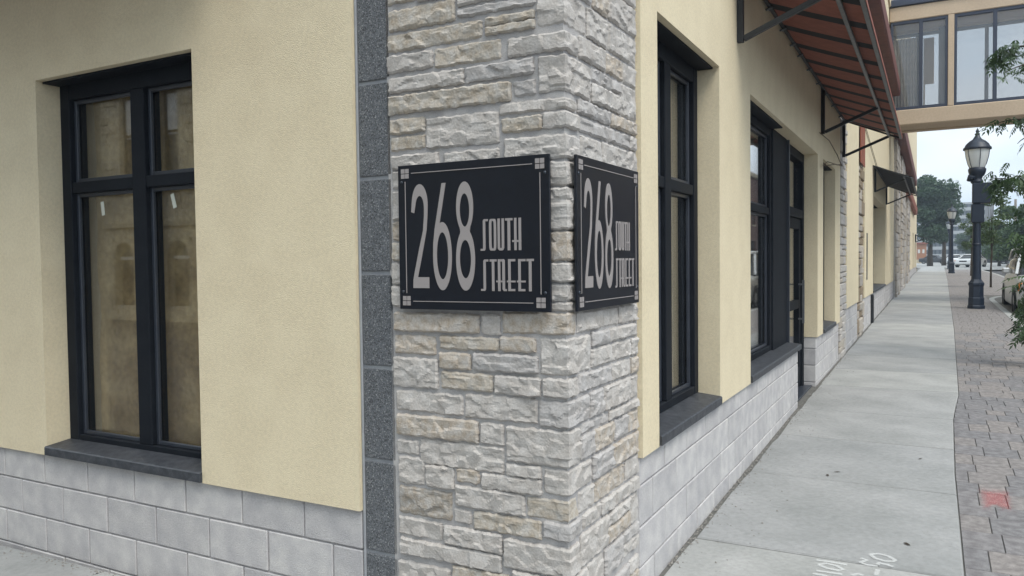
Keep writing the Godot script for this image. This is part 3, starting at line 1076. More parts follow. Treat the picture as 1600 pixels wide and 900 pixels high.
func build_window_tapes() -> void:
	for t in [[-4.236, 1.936, .12, "strip of pale tape stuck to the pane beside the plaster return"], [-3.628, 1.952, .28, "tilted strip of pale tape stuck to the pane nearer the stone pillar"]]:
		var st := nst()
		bbox(st, Vector3(-.014, -.04, 0), Vector3(.014, .04, .0015), .0004)
		var o := put("tape_strip", fin(st), mats["tape"], self, Vector3(t[0], t[1], LZ - .1935), Basis(Vector3.BACK, t[2]))
		tag(o, t[3], "tape", "tape strips on the window")
	var st := nst(true)
	tube(st, [Vector3(-1.19, 3.08, -9.9), Vector3(-1.15, 3.06, -10.5), Vector3(-1.12, 2.95, -11.1), Vector3(-1.10, 2.84, -11.45), Vector3(-1.13, 2.82, -11.0), Vector3(-1.17, 2.73, -10.3), Vector3(-1.16, 2.70, -9.95), Vector3(-1.16, 2.79, -10.4), Vector3(-1.13, 2.83, -11.2), Vector3(-1.10, 2.87, -11.5)], [.006], 5)
	tag(obj("loose_wire", st, mats["wire"], self), "loose end of thin wire looping out of the stucco under the awning", "wire")

# ------------------------------------------------------------------ ground
const WALK_EDGE := [[6.0, .15], [-4.66, .142], [-6.4, .141], [-8.29, .167], [-9.0, .20], [-9.78, .247], [-17.7, .364], [-49.0, .666], [-110.0, 1.1]]
func walk_edge(z: float) -> float:
	for i in WALK_EDGE.size() - 1:
		var a: Array = WALK_EDGE[i]
		var c: Array = WALK_EDGE[i + 1]
		if z <= a[0] and z >= c[0]: return lerpf(a[1], c[1], (z - a[0]) / (c[0] - a[0]))
	return WALK_EDGE[-1][1]

# slab with chamfered top edge from four plan corners (counter-clockwise from above), tops at given heights
func slab(st: SurfaceTool, p: Array, depth: float, ch: float) -> void:
	var c := Vector3.ZERO
	for v in p: c += v / p.size()
	var n := p.size()
	var top := []
	for v in p:
		var d: Vector3 = v - c
		var l := Vector2(d.x, d.z).length()
		top.append(v - Vector3(d.x, 0, d.z) / l * ch * 1.4)
	for i in range(1, n - 1): tri_n(st, top[0], top[i], top[i + 1], Vector3.UP)
	for i in n:
		var j := (i + 1) % n
		var o: Vector3 = (p[i] + p[j]) * .5 - c
		o.y = 0
		var e0: Vector3 = p[i] - Vector3(0, ch, 0)
		var e1: Vector3 = p[j] - Vector3(0, ch, 0)
		quad_n(st, top[i], top[j], e1, e0, o + Vector3.UP * o.length())
		quad_n(st, e0, e1, e1 - Vector3(0, depth, 0), e0 - Vector3(0, depth, 0), o)

func build_ground() -> void:
	var g := Node3D.new()
	g.name = "terrain"
	add_child(g)
	structure(g)
	# base sheet to the horizon, under everything
	var st := nst()
	var zs := [600.0, 60.0, 6.0, 0.0, -3.8, -8.4, -60.0, -140.0, -900.0]
	for i in zs.size() - 1:
		var ya := ground(minf(zs[i], 0.0)) - .14
		var yb := ground(minf(zs[i + 1], 0.0)) - .14
		quad_n(st, Vector3(-900, ya, zs[i]), Vector3(900, ya, zs[i]), Vector3(900, yb, zs[i + 1]), Vector3(-900, yb, zs[i + 1]), Vector3.UP)
	obj("base_ground", st, mats["asphalt"], g)
	# pavement slabs
	var s := Node3D.new()
	s.name = "sidewalk"
	add_child(s)
	structure(s)
	var bed := nst()
	var js := [6.0, 4.5, 3.0, 1.5, 0.0, -1.5, -2.95, -4.37, -5.84, -7.12, -8.33, -9.92, -11.4, -12.95]
	while js[-1] > -108.0: js.append(js[-1] - 1.52)
	for i in js.size() - 1:
		var z0: float = js[i]
		var z1: float = js[i + 1]
		var gp := .007
		if i == 6 or i == 7 or i == 10 or i == 13: gp = .010
		var xl := -1.182
		if z0 > -2.8: xl = -1.0
		var q := nst()
		var pts := [Vector3(xl + .008 * sin(z0 * 5.0), ground(z0), z0 - gp), Vector3(walk_edge(z0), ground(z0), z0 - gp)]
		for e in WALK_EDGE:
			if e[0] < z0 - .05 and e[0] > z1 + .05: pts.append(Vector3(e[1], ground(e[0]), e[0]))
		pts.append(Vector3(walk_edge(z1), ground(z1), z1 + gp))
		pts.append(Vector3(xl + .008 * sin(z1 * 5.0), ground(z1), z1 + gp))
		if z0 < -2.8 and z0 > -24.0:
			for k in 7:
				var zz := lerpf(z1 + gp, z0 - gp, (k + 1) / 8.0)
				pts.append(Vector3(xl + .007 * sin(zz * 5.0) + .006 * sin(zz * 17.0), ground(zz), zz))
		slab(q, pts, .08, .007)
		obj("slab", q, mats["walk_" + "abcab"[(i * 7) % 5]], s)
		quad_n(bed, Vector3(-1.45, ground(z0) - .009, z0), Vector3(3.4, ground(z0) - .009, z0), Vector3(3.4, ground(z1) - .009, z1), Vector3(-1.45, ground(z1) - .009, z1), Vector3.UP)
	obj("bed", bed, mats["soil"], s)
	# pavement of the side street, falling gently away to the left
	var sy := func(x: float) -> float: return .0175 * (x + 1.2) - .02
	var x := -1.0
	while x > -14.0:
		var k := 0
		for zz in ([[-2.66, -1.2], [-1.2, .3], [.3, 1.8]] if x > -3.0 else [[-2.66, -1.75]]):
			var q := nst()
			slab(q, [Vector3(x - .005, sy.call(x), zz[1] - .005), Vector3(x - .005, sy.call(x), zz[0] + .005), Vector3(x - 1.495, sy.call(x - 1.5), zz[0] + .005), Vector3(x - 1.495, sy.call(x - 1.5), zz[1] - .005)], .08, .004)
			obj("slab", q, mats["walk_" + "abc"[(k + int(-x)) % 3]], s)
			k += 1
		x -= 1.5
	# pavers between walk and kerb
	build_pavers()
	# kerb: straight, then out round the end of the parking bay
	var kb := Node3D.new()
	kb.name = "kerb"
	add_child(kb)
	structure(kb)
	var line := []
	var z := 3.0
	while z > -28.9:
		line.append(Vector2(1.55, z)); z -= 2.0
	for p in [[1.55, -28.8], [1.6, -29.8], [1.8, -30.8], [2.2, -31.6], [2.8, -32.0], [3.3, -32.4], [3.5, -33.5]]: line.append(Vector2(p[0], p[1]))
	z = -35.5
	while z > -78.0:
		line.append(Vector2(3.5, z)); z -= 2.0
	for i in line.size() - 1:
		var a: Vector2 = line[i]
		var c: Vector2 = line[i + 1]
		var d := (c - a).normalized()
		var nrm := Vector2(-d.y, d.x)
		if i < 16: nrm = Vector2(1, 0)
		var w := .15
		var q := nst()
		var a3 := Vector3(a.x, ground(a.y) + .001, a.y)
		var c3 := Vector3(c.x, ground(c.y) + .001, c.y)
		var o := Vector3(nrm.x, 0, nrm.y) * w
		if o.x < 0: o = -o
		slab(q, [a3 + Vector3(0, 0, -.003), a3 + o + Vector3(0, 0, -.003), c3 + o + Vector3(0, 0, .003), c3 + Vector3(0, 0, .003)], .25, .012)
		obj("kerb_stone", q, mats["kerb"], kb)
	# bulb-out paving past the parking bay and the far forecourt
	var lot := nst()
	for e in [[1.6, 3.5, -33.0, -78.0], [1.2, 60.0, -78.0, -175.0], [-30.0, 1.2, -96.0, -175.0]]:
		var zz: float = e[2]
		while zz > e[3] + .1:
			var z2: float = maxf(zz - 9.0, e[3])
			quad_n(lot, Vector3(e[0], ground(zz) - .006, zz), Vector3(e[1], ground(zz) - .006, zz), Vector3(e[1], ground(z2) - .006, z2), Vector3(e[0], ground(z2) - .006, z2), Vector3.UP)
			zz = z2
	structure(obj("forecourt", lot, mats["lot"], self))
	# road surface
	var rd := nst()
	for e in [[6.0, -8.4], [-8.4, -60.0], [-60.0, -78.0]]:
		quad_n(rd, Vector3(1.6, ground(e[0]) - .13, e[0]), Vector3(12.5, ground(e[0]) - .13, e[0]), Vector3(12.5, ground(e[1]) - .13, e[1]), Vector3(1.6, ground(e[1]) - .13, e[1]), Vector3.UP)
	structure(obj("road", rd, mats["asphalt"], self))

func build_pavers() -> void:
	var p := Node3D.new()
	p.name = "paver_strip"
	add_child(p)
	structure(p)
	var r := RandomNumberGenerator.new()
	r.seed = 21
	var rest := nst()
	var z := 1.0
	var row := 0
	while z > -80.0:
		var dz: float = [.30, .30, .22, .30][r.randi() % 4]
		var z1 := z - dz
		var x := walk_edge((z + z1) * .5) + .004
		x -= r.randf_range(0, .0)
		var first := true
		var xend := 1.548 if z > -31.5 else 3.498
		while x < xend - .02:
			var w: float = [.235, .235, .155, .31][r.randi() % 4] * (1.0 if not first else (.5 if row % 2 else .85))
			first = false
			var xe := minf(x + w, xend)
			if xend - xe < .06: xe = xend
			var y0 := ground(z) + r.randf_range(-.002, .0015)
			var y1 := ground(z1) + r.randf_range(-.002, .0015)
			var j := .0022
			var k := .0036
			var pts := [Vector3(x + j, y0, z - k), Vector3(xe - j, y0, z - k), Vector3(xe - j, y1, z1 + k), Vector3(x + j, y1, z1 + k)]
			var seen: bool = z < -3.9 and z > -17.0 and x < .0845 * -z + .03
			if seen:
				var q := nst()
				slab(q, pts, .04, .003)
				obj("paver", q, mats["paver_%d" % (r.randi() % 4)], p)
			else:
				slab(rest, pts, .02, .004)
			x = xe
		z = z1
		row += 1
	var o := obj("far_pavers", rest, mats["paver_0"], p)
	o.set_meta("kind", "stuff")

func paint_strokes() -> void:
	var S := [[[-.289, -4.511], [-.249, -4.538], [-.202, -4.524], [-.168, -4.483], [-.176, -4.458], [-.216, -4.446], [-.263, -4.466], [-.289, -4.511]],
		[[-.33, -4.434], [-.297, -4.422], [-.325, -4.373], [-.292, -4.355], [-.243, -4.358]], [[-.244, -4.378], [-.241, -4.407], [-.201, -4.399], [-.173, -4.385]],
		[[-.532, -4.309], [-.463, -4.314], [-.384, -4.311]], [[-.515, -4.248], [-.482, -4.284], [-.431, -4.275], [-.395, -4.238], [-.416, -4.215], [-.471, -4.222], [-.515, -4.248]],
		[[-.515, -4.168], [-.456, -4.17], [-.394, -4.174]], [[-.527, -4.122], [-.477, -4.121], [-.423, -4.109]], [[-.24, -4.313], [-.244, -4.233]], [[-.35, -4.182], [-.326, -4.213], [-.299, -4.206]]]
	var o := thing("paint_marking", "sprayed white numbers and strokes on the concrete slab", "paint marking", Vector3(0, 0, 0))
	for s in S:
		var st := nst()
		var w := .011
		var left := []
		var right := []
		for i in s.size():
			var p := Vector2(s[i][0], s[i][1])
			var a := Vector2(s[maxi(i - 1, 0)][0], s[maxi(i - 1, 0)][1])
			var c := Vector2(s[mini(i + 1, s.size() - 1)][0], s[mini(i + 1, s.size() - 1)][1])
			var d := (c - a).normalized()
			var n := Vector2(-d.y, d.x) * w
			left.append(Vector3(p.x + n.x, ground(p.y) + .004, p.y + n.y))
			right.append(Vector3(p.x - n.x, ground(p.y) + .004, p.y - n.y))
		for i in s.size() - 1: quad_n(st, left[i], left[i + 1], right[i + 1], right[i], Vector3.UP)
		obj("stroke", st, mats["spray_white"], o)
	# red spray patch on the pavers
	var n := 160
	var img := Image.create(n, n, false, Image.FORMAT_RGBA8)
	var nz := noise(55, .05, 4)
	var r := RandomNumberGenerator.new()
	r.seed = 3
	for y in n:
		for x in n:
			var u := x / float(n)
			var v := y / float(n)
			var d := minf(minf(u, 1 - u), minf(v, 1 - v)) * 4.0
			if v > .72 and absf(u - .45) < .16: d = minf(d, (absf(u - .45) - .06) * 8.0 + (.78 - v) * 8.0)
			var a := clampf(d + nz.get_noise_2d(x, y) * .5 - .15, 0, 1) * .42
			a *= clampf(.6 + nz.get_noise_2d(x * 2.3, y * 2.3) * 1.6, .1, 1.0) * (.75 + .25 * r.randf())
			img.set_pixel(x, y, Color(.86, .22, .25, a))
	var m := StandardMaterial3D.new()
	m.albedo_texture = ImageTexture.create_from_image(img)
	m.transparency = BaseMaterial3D.TRANSPARENCY_ALPHA
	m.roughness = .95
	var st := SurfaceTool.new()
	st.begin(Mesh.PRIMITIVE_TRIANGLES)
	var c := [Vector3(.262, ground(-6.05) + .005, -6.06), Vector3(.465, ground(-6.05) + .005, -6.10), Vector3(.45, ground(-5.6) + .005, -5.58), Vector3(.265, ground(-5.6) + .005, -5.54)]
	var uv := [Vector2(0, 0), Vector2(1, 0), Vector2(1, 1), Vector2(0, 1)]
	for i in [0, 1, 2, 0, 2, 3]:
		st.set_normal(Vector3.UP)
		st.set_uv(uv[i])
		st.add_vertex(c[i])
	var po := put("paint_patch", st.commit(), m, self)
	tag(po, "faded red square of spray paint on the brick pavers", "paint marking")

func build_debris() -> void:
	var r := RandomNumberGenerator.new()
	r.seed = 8
	var st := nst()
	for i in 1100:
		var z := -3.9 - pow(r.randf(), 1.4) * 9.0
		var x := -1.212 + absf(r.randfn(0, .05 if i % 3 == 0 else .018))
		if r.randf() < .12: x += r.randf() * .35
		if i % 5 == 0:
			z = -2.6
			x = r.randf_range(-6.0, -3.0)
			z = -2.65 + absf(r.randfn(0, .05))
		var s := r.randf_range(.002, .008)
		var y := ground(z) if x > -1.3 else .0175 * (x + 1.2) - .02
		var c := Vector3(x, y + s * .35, z)
		var ax := []
		for k in 6: ax.append(s * r.randf_range(.6, 1.2))
		var v := [c + Vector3(ax[0], 0, 0), c - Vector3(ax[1], 0, 0), c + Vector3(0, ax[2] * .7, 0), c - Vector3(0, ax[3] * .4, 0), c + Vector3(0, 0, ax[4]), c - Vector3(0, 0, ax[5])]
		for a in [0, 1]:
			for b2 in [2, 3]:
				for d in [4, 5]: tri_n(st, v[a], v[b2], v[d], (v[a] + v[b2] + v[d]) / 3.0 - c)
	var o := obj("gravel", st, mats["pebble"], self)
	o.set_meta("kind", "stuff")
	tag(o, "loose grit and small pebbles gathered along the foot of the wall", "gravel")
	var k := 0
	for q in [[-.608, -6.07, .4, "dry brown leaf lying just past a slab joint, larger of a close pair"], [-.66, -5.95, 1.9, "dry brown leaf lying right beside a slab joint near another leaf"], [-.08, -6.7, 1.0, "lone dry leaf on the slab near the edge of the pavers"], [-.12, -4.75, 2.4, "dry brown leaf close to the sprayed white numbers"]]:
		var l := nst()
		var pts := [Vector3(-.035, .001, 0), Vector3(-.01, .006, .012), Vector3(.015, .008, .011), Vector3(.036, .002, 0), Vector3(.012, .004, -.012), Vector3(-.012, .003, -.011)]
		for i in range(1, 5): tri_n(l, pts[0], pts[i], pts[i + 1], Vector3.UP)
		var lo := put("fallen_leaf", fin(l), mats["bark"], self, Vector3(q[0], ground(q[1]) + .003, q[1]), Basis(Vector3.UP, q[2]).scaled(Vector3.ONE * .7))
		tag(lo, q[3], "leaf", "fallen leaves on the pavement")
		k += 1

# ------------------------------------------------------------------ skybridge
func build_skybridge() -> void:
	var b := thing("skybridge", "enclosed beige footbridge with dark framed glass crossing above the street", "skybridge", Vector3.ZERO)
	var x0 := -1.19
	var x1 := 12.0
	var zf := -26.0
	var zb := -27.75
	block_box(b, "floor_beam", Vector3(x0, 5.51, zf - .25), Vector3(x1, 5.95, zf), "bridge_beige", .02)
	block_box(b, "floor_beam", Vector3(x0, 5.51, zb), Vector3(x1, 5.95, zb + .25), "bridge_beige", .02)
	block_box(b, "soffit", Vector3(x0, 5.56, zb + .251), Vector3(x1, 5.66, zf - .251), "bridge_soffit", 0.0)
	block_box(b, "deck", Vector3(x0, 5.8, zb + .251), Vector3(x1, 5.9, zf - .251), "bridge_soffit", 0.0)
	block_box(b, "fascia", Vector3(x0, 8.56, zf - .25), Vector3(x1, 8.98, zf), "bridge_beige", .02)
	block_box(b, "fascia", Vector3(x0, 8.56, zb), Vector3(x1, 8.98, zb + .25), "bridge_beige", .02)
	block_box(b, "ceiling", Vector3(x0, 8.62, zb + .251), Vector3(x1, 8.72, zf - .251), "bridge_beige", 0.0)
	block_box(b, "gutter", Vector3(x0, 8.985, zf - .3), Vector3(x1, 9.2, zf + .06), "bridge_frame", .02)
	block_box(b, "gutter", Vector3(x0, 8.985, zb - .06), Vector3(x1, 9.2, zb + .3), "bridge_frame", .02)
	block_box(b, "roof", Vector3(x0, 9.0, zb + .31), Vector3(x1, 9.15, zf - .31), "bridge_soffit", 0.0)
	# glazing bays: pairs of panes between beige posts
	var bays := [[-1.16, .33, -.36], [.49, 2.62, 1.49], [2.80, 4.95, 3.87], [5.13, 7.28, 6.2], [7.46, 9.61, 8.53], [9.79, 11.95, 10.87]]
	for side in 2:
		var z: float = zf if side == 0 else zb
		var s := -1.0 if side == 0 else 1.0
		for i in bays.size():
			var q: Array = bays[i]
			var dx := 0.0 if side == 0 else -.12
			var w := part("window", b)
			var f := nst()
			var za := z + s * .03
			var zc := z + s * .13
			var a: float = q[0] + (dx if i > 0 else 0.0)
			var c: float = q[1] + dx
			var m: float = q[2] + dx
			for e in [[a, a + .07], [c - .07, c], [m - .05, m + .05]]:
				bbox(f, Vector3(e[0], 5.95, minf(za, zc)), Vector3(e[1], 8.56, maxf(za, zc)), .006)
			for e in [[a + .07, m - .05], [m + .05, c - .07]]:
				bbox(f, Vector3(e[0], 5.95, minf(za, zc)), Vector3(e[1], 6.04, maxf(za, zc)), .006)
				bbox(f, Vector3(e[0], 8.47, minf(za, zc)), Vector3(e[1], 8.56, maxf(za, zc)), .006)
			obj("frame", f, mats["bridge_frame"], w)
			for e in [[a + .07, m - .05], [m + .05, c - .07]]:
				block_box(w, "pane", Vector3(e[0], 6.04, z + s * .075), Vector3(e[1], 8.47, z + s * .087), "glass_bridge", 0.0)
			if i + 1 < bays.size():
				block_box(b, "post", Vector3(c + .002, 5.951, z + s * .16), Vector3(bays[i + 1][0] + dx - .002, 8.559, z + s * .005), "bridge_beige", .01)
	# pleated curtain drawn across the end nearest the building
	var cu := nst(true)
	var n := 60
	for i in n:
		var a := [Vector3(), Vector3()]
		for k in 2:
			var t := float(i + k) / n
			a[k] = Vector3(lerpf(-1.14, -.47, t), 0, -26.32 + .045 * sin(t * 52.0) + .02 * sin(t * 17.0))
		quad_n(cu, a[0] + Vector3(0, 6.05, 0), a[1] + Vector3(0, 6.05, 0), a[1] + Vector3(0, 8.1, 0), a[0] + Vector3(0, 8.1, 0), Vector3.BACK)
	obj("curtain", cu, mats["curtain"], b)
	# sliding screen inside, stepped outline
	block_box(b, "inner_screen", Vector3(-.31, 6.9, -27.4), Vector3(-.02, 8.3, -27.36), "bridge_soffit", .005)
	block_box(b, "inner_screen", Vector3(-.31, 5.92, -27.4), Vector3(-.26, 6.899, -27.36), "bridge_soffit", .005)
	block_box(b, "inner_screen", Vector3(.10, 5.92, -27.4), Vector3(.32, 8.6, -27.36), "bridge_frame", .005)
	# landing tower across the street
	var t := thing("landing_building", "plain beige building across the street carrying the footbridge end", "building", Vector3(12.0, 0, -27))
	var st := nst()
	wall(st, -6.0, 6.0, 0, 10.5, [[-4.5, 1, -2.5, 3.5], [-1, 1, 1, 3.5], [2.5, 1, 4.5, 3.5], [-4.5, 6, -2.5, 8.5], [2.5, 6, 4.5, 8.5]], .3)
	var wo := obj("wall", st, mats["stucco_far"], t)
	wo.rotation.y = -PI / 2
	block_box(t, "mass", Vector3(.4, 0, -6), Vector3(9, 10.4, 6), "far_glass", 0.0)
	block_box(t, "roof", Vector3(-.3, 10.5, -6.3), Vector3(9.3, 10.8, 6.3), "cornice_red", .02)

func build_across() -> void:
	# the row across the main street, which the shop windows mirror
	var b := thing("brick_row_building", "long dark red brick building across the street beyond the footbridge", "building", Vector3(13.0, 0, -78), -PI / 2)
	var holes := []
	for k in 20:
		var u := -41.0 + k * 4.2
		holes.append([u, 1.2, u + 2.4, 3.4])
		holes.append([u + .3, 5.0, u + 1.7, 7.2])
	var st := nst()
	wall(st, -43.0, 43.0, 0.0, 9.6, holes, .35)
	obj("wall", st, mats["brick_red"], b)
	for h in holes:
		var w := part("window", b)
		block_box(w, "pane", Vector3(h[0], h[1], -.24), Vector3(h[2], h[3], -.22), "far_glass", 0.0)
		block_box(w, "sill", Vector3(h[0] - .1, h[1] - .15, -.1), Vector3(h[2] + .1, h[1], .08), "limestone_b", .01)
	block_box(b, "mass", Vector3(-43, 0, -12), Vector3(43, 9.5, -.4), "brick_red", 0.0)
	block_box(b, "cornice", Vector3(-43.2, 9.6, -12.2), Vector3(43.2, 10.0, .3), "limestone_b", .02)

# ------------------------------------------------------------------ lamps
func make_lamp() -> Node3D:
	var l := thing("street_lamp", "", "street lamp")
	var m: Material = mats["lamp_iron"]
	var st := nst()
	var ph := PI / 8
	lathe(st, [Vector2(0, 0), Vector2(.22, 0), Vector2(.22, .09), Vector2(.20, .12), Vector2(.20, .30), Vector2(.187, .33), Vector2(.182, .62), Vector2(.20, .66), Vector2(.20, .71), Vector2(.145, .78), Vector2(.12, .82)], 8, Vector3.ZERO, ph)
	obj("base", st, m, l)
	st = nst(true)
	lathe(st, [Vector2(.12, .80), Vector2(.108, 1.2), Vector2(.092, 2.6), Vector2(.082, 3.42)], 16)
	obj("shaft", st, m, l)
	st = nst(true)
	lathe(st, [Vector2(.10, 3.36), Vector2(.15, 3.40), Vector2(.15, 3.45), Vector2(.11, 3.49), Vector2(.13, 3.55), Vector2(.175, 3.60), Vector2(.205, 3.68), Vector2(.215, 3.76), Vector2(.185, 3.80), Vector2(.165, 3.80)], 20)
	obj("collar", st, m, l)
	st = nst(true)
	lathe(st, [Vector2(.165, 3.79), Vector2(.215, 3.9), Vector2(.265, 4.1), Vector2(.29, 4.25), Vector2(.292, 4.32)], 24)
	obj("globe", st, mats["lamp_glass"], l)
	st = nst(true)
	tube(st, [Vector3(0, 3.8, 0), Vector3(0, 4.05, 0), Vector3(0, 4.2, 0)], [.035, .05, .03], 10)
	obj("bulb", st, mats["blind"], l)
	for k in 6:
		st = nst()
		var a := TAU * k / 6.0 + .3
		var d := Vector3(cos(a), 0, sin(a))
		tube(st, [d * .175 + Vector3(0, 3.79, 0), d * .224 + Vector3(0, 3.9, 0), d * .275 + Vector3(0, 4.1, 0), d * .30 + Vector3(0, 4.3, 0)], [.009], 6)
		obj("cage_rib", st, m, l)
	st = nst(true)
	lathe(st, [Vector2(.28, 4.28), Vector2(.335, 4.28), Vector2(.335, 4.33), Vector2(.30, 4.36), Vector2(.27, 4.43), Vector2(.19, 4.51), Vector2(.11, 4.56), Vector2(.07, 4.62), Vector2(.05, 4.68)], 24)
	obj("cap", st, m, l)
	st = nst(true)
	lathe(st, [Vector2(.05, 4.675), Vector2(.07, 4.70), Vector2(.03, 4.73), Vector2(.045, 4.77), Vector2(.028, 4.81), Vector2(0, 4.87)], 14)
	obj("finial", st, m, l)
	return l

func build_lamps() -> void:
	var l := make_lamp()
	l.position = Vector3(1.015, ground(-24.47) - .02, -24.47)
	tag(l, "black street lamp with two dark boxes on its shaft beside the pavers", "street lamp", "street lamps along the kerb")
	var y0 := -l.position.y + EYE
	block_box(l, "upper_box", Vector3(-.11, y0 + 1.42, -.18), Vector3(.33, y0 + 1.96, .16), "lamp_iron", .02)
	block_box(l, "lower_box", Vector3(-.13, y0 + .90, -.16), Vector3(.17, y0 + 1.40, .14), "lamp_iron", .02)
	var st := nst(true)
	tube(st, [Vector3(-.18, y0 + 2.03, .05), Vector3(-.16, y0 + 2.13, .1), Vector3(-.05, y0 + 2.12, .1)], [.07, .08, .05], 10)
	obj("speaker_horn", st, mats["lamp_iron"], l)
	st = nst(true)
	lathe(st, [Vector2(.10, 1.72), Vector2(.115, 1.73), Vector2(.115, 1.77), Vector2(.10, 1.78)], 16)
	obj("band", st, mats["lamp_iron"], l)
	for q in [[1.10, -62.3, "black street lamp standing before the big dark tree, taller of the far pair"], [1.33, -85.2, "farthest black street lamp beside the big dark tree"]]:
		var c := make_lamp()
		c.position = Vector3(q[0], ground(q[1]) - .02, q[1])
		tag(c, q[2], "street lamp", "street lamps along the kerb")

# ------------------------------------------------------------------ the stone building mirrored in the side-street window
func build_opposite() -> void:
	var b := thing("limestone_building", "old limestone building with arched ground floor across the side street", "building", Vector3(0, 0, 11.0), PI)
	var holes := []
	var cs := []
	var arches := []
	for k in 14: cs.append(6.95 + k * 2.05)
	for k in 11: arches.append(5.1 + k * 2.65)
	for c in cs:
		holes.append([c - .40, 4.6, c + .40, 7.2])
		holes.append([c - .40, 8.6, c + .40, 10.6])
	for c in arches: holes.append([c - .62, .3, c + .62, 2.5])
	var st := nst()
	wall(st, 2.0, 36.0, -.6, 12.0, holes, .35)
	obj("wall", st, mats["limestone"], b)
	for y in [[2.85, 3.05, .12], [3.95, 4.15, .10], [7.9, 8.1, .1], [11.6, 12.1, .35]]:
		block_box(b, "string_course", Vector3(1.95, y[0], -.1), Vector3(36.05, y[1], y[2]), "limestone_b", .02)
	block_box(b, "mass", Vector3(2, -.6, -9), Vector3(36, 11.9, -.6), "dark_room", 0.0)
	var r := RandomNumberGenerator.new()
	r.seed = 6
	# rock-faced courses on the upper wall
	var y := 4.2
	while y < 7.85:
		var u := 2.0
		while u < 36.0:
			var l := r.randf_range(.5, 1.0)
			var clear := true
			for c in cs:
				if u + l > c - .48 and u < c + .48: clear = false
			if clear and u > 12.0:
				put("stone", bevel_mesh(Vector3(snappedf(l, .1), .28, .10), .03), mats["limestone" if r.randf() < .6 else "limestone_b"], b, Vector3(u + l * .5, y + .15, -.02 + r.randf() * .03))
			u += l + .02
		y += .30
	for c in cs:
		for q in [[4.6, 7.2], [8.6, 10.6]]:
			var w := part("window", b)
			var f := nst()
			box(f, Vector3(c - .40, q[0], -.24), Vector3(c - .33, q[1], -.17)); box(f, Vector3(c + .33, q[0], -.24), Vector3(c + .40, q[1], -.17))
			box(f, Vector3(c - .33, q[1] - .08, -.24), Vector3(c + .33, q[1], -.17)); box(f, Vector3(c - .33, (q[0] + q[1]) * .5 - .04, -.235), Vector3(c + .33, (q[0] + q[1]) * .5 + .04, -.165))
			obj("frame", f, mats["frame"], w)
			block_box(w, "pane", Vector3(c - .33, q[0], -.22), Vector3(c + .33, q[1], -.21), "far_glass", 0.0)
			block_box(w, "blind", Vector3(c - .31, (q[0] + q[1]) * .5 - .1, -.208), Vector3(c + .31, q[1] - .1, -.2), "blind", 0.0)
			block_box(w, "sill", Vector3(c - .5, q[0] - .14, -.1), Vector3(c + .5, q[0], .1), "limestone_b", .01)
	for c in arches:
		# round arch under a ring of voussoirs
		var a := nst()
		var n := 14
		for i in n:
			var t0 := PI * i / n
			var t1 := PI * (i + 1) / n
			var p0 := Vector3(c + .5 * cos(t0), 1.9 + .5 * sin(t0), .03)
			var p1 := Vector3(c + .5 * cos(t1), 1.9 + .5 * sin(t1), .03)
			var o0 := Vector3(c + .72 * cos(t0), 1.9 + .72 * sin(t0), .03)
			var o1 := Vector3(c + .72 * cos(t1), 1.9 + .72 * sin(t1), .03)
			quad_n(a, p0, p1, o1, o0, Vector3.BACK)
			quad_n(a, p0, p1, p1 - Vector3(0, 0, .4), p0 - Vector3(0, 0, .4), Vector3(c, 1.9, 0) - p0)
			quad_n(a, o0, o1, o1 - Vector3(0, 0, .06), o0 - Vector3(0, 0, .06), o0 - Vector3(c, 1.9, 0))
		box(a, Vector3(c - .72, .3, -.3), Vector3(c - .5, 1.9, .03)); box(a, Vector3(c + .5, .3, -.3), Vector3(c + .72, 1.9, .03))
		obj("arch", a, mats["limestone_b"], b)
		block_box(b, "arch_glass", Vector3(c - .62, .3, -.26), Vector3(c + .62, 2.5, -.25), "far_glass", 0.0)
		block_box(b, "arch_bar", Vector3(c - .5, 1.82, -.248), Vector3(c + .5, 1.92, -.2), "blind", 0.0)

# ------------------------------------------------------------------ trees
func leaf_card(st: SurfaceTool, c: Vector3, s: float, r: RandomNumberGenerator) -> void:
	var d := Vector3(r.randfn(), r.randfn() * .6 - .3, r.randfn()).normalized()
	var u := d.cross(Vector3(r.randfn(), r.randfn(), r.randfn())).normalized()
	var n := d.cross(u)
	var a := c - d * s
	var e := c + d * s
	var m := n * s * .15
	for v in [a, c + u * s * .5 + m, c - u * s * .5 + m, c + u * s * .5 + m, e, c - u * s * .5 + m]: st.add_vertex(v)

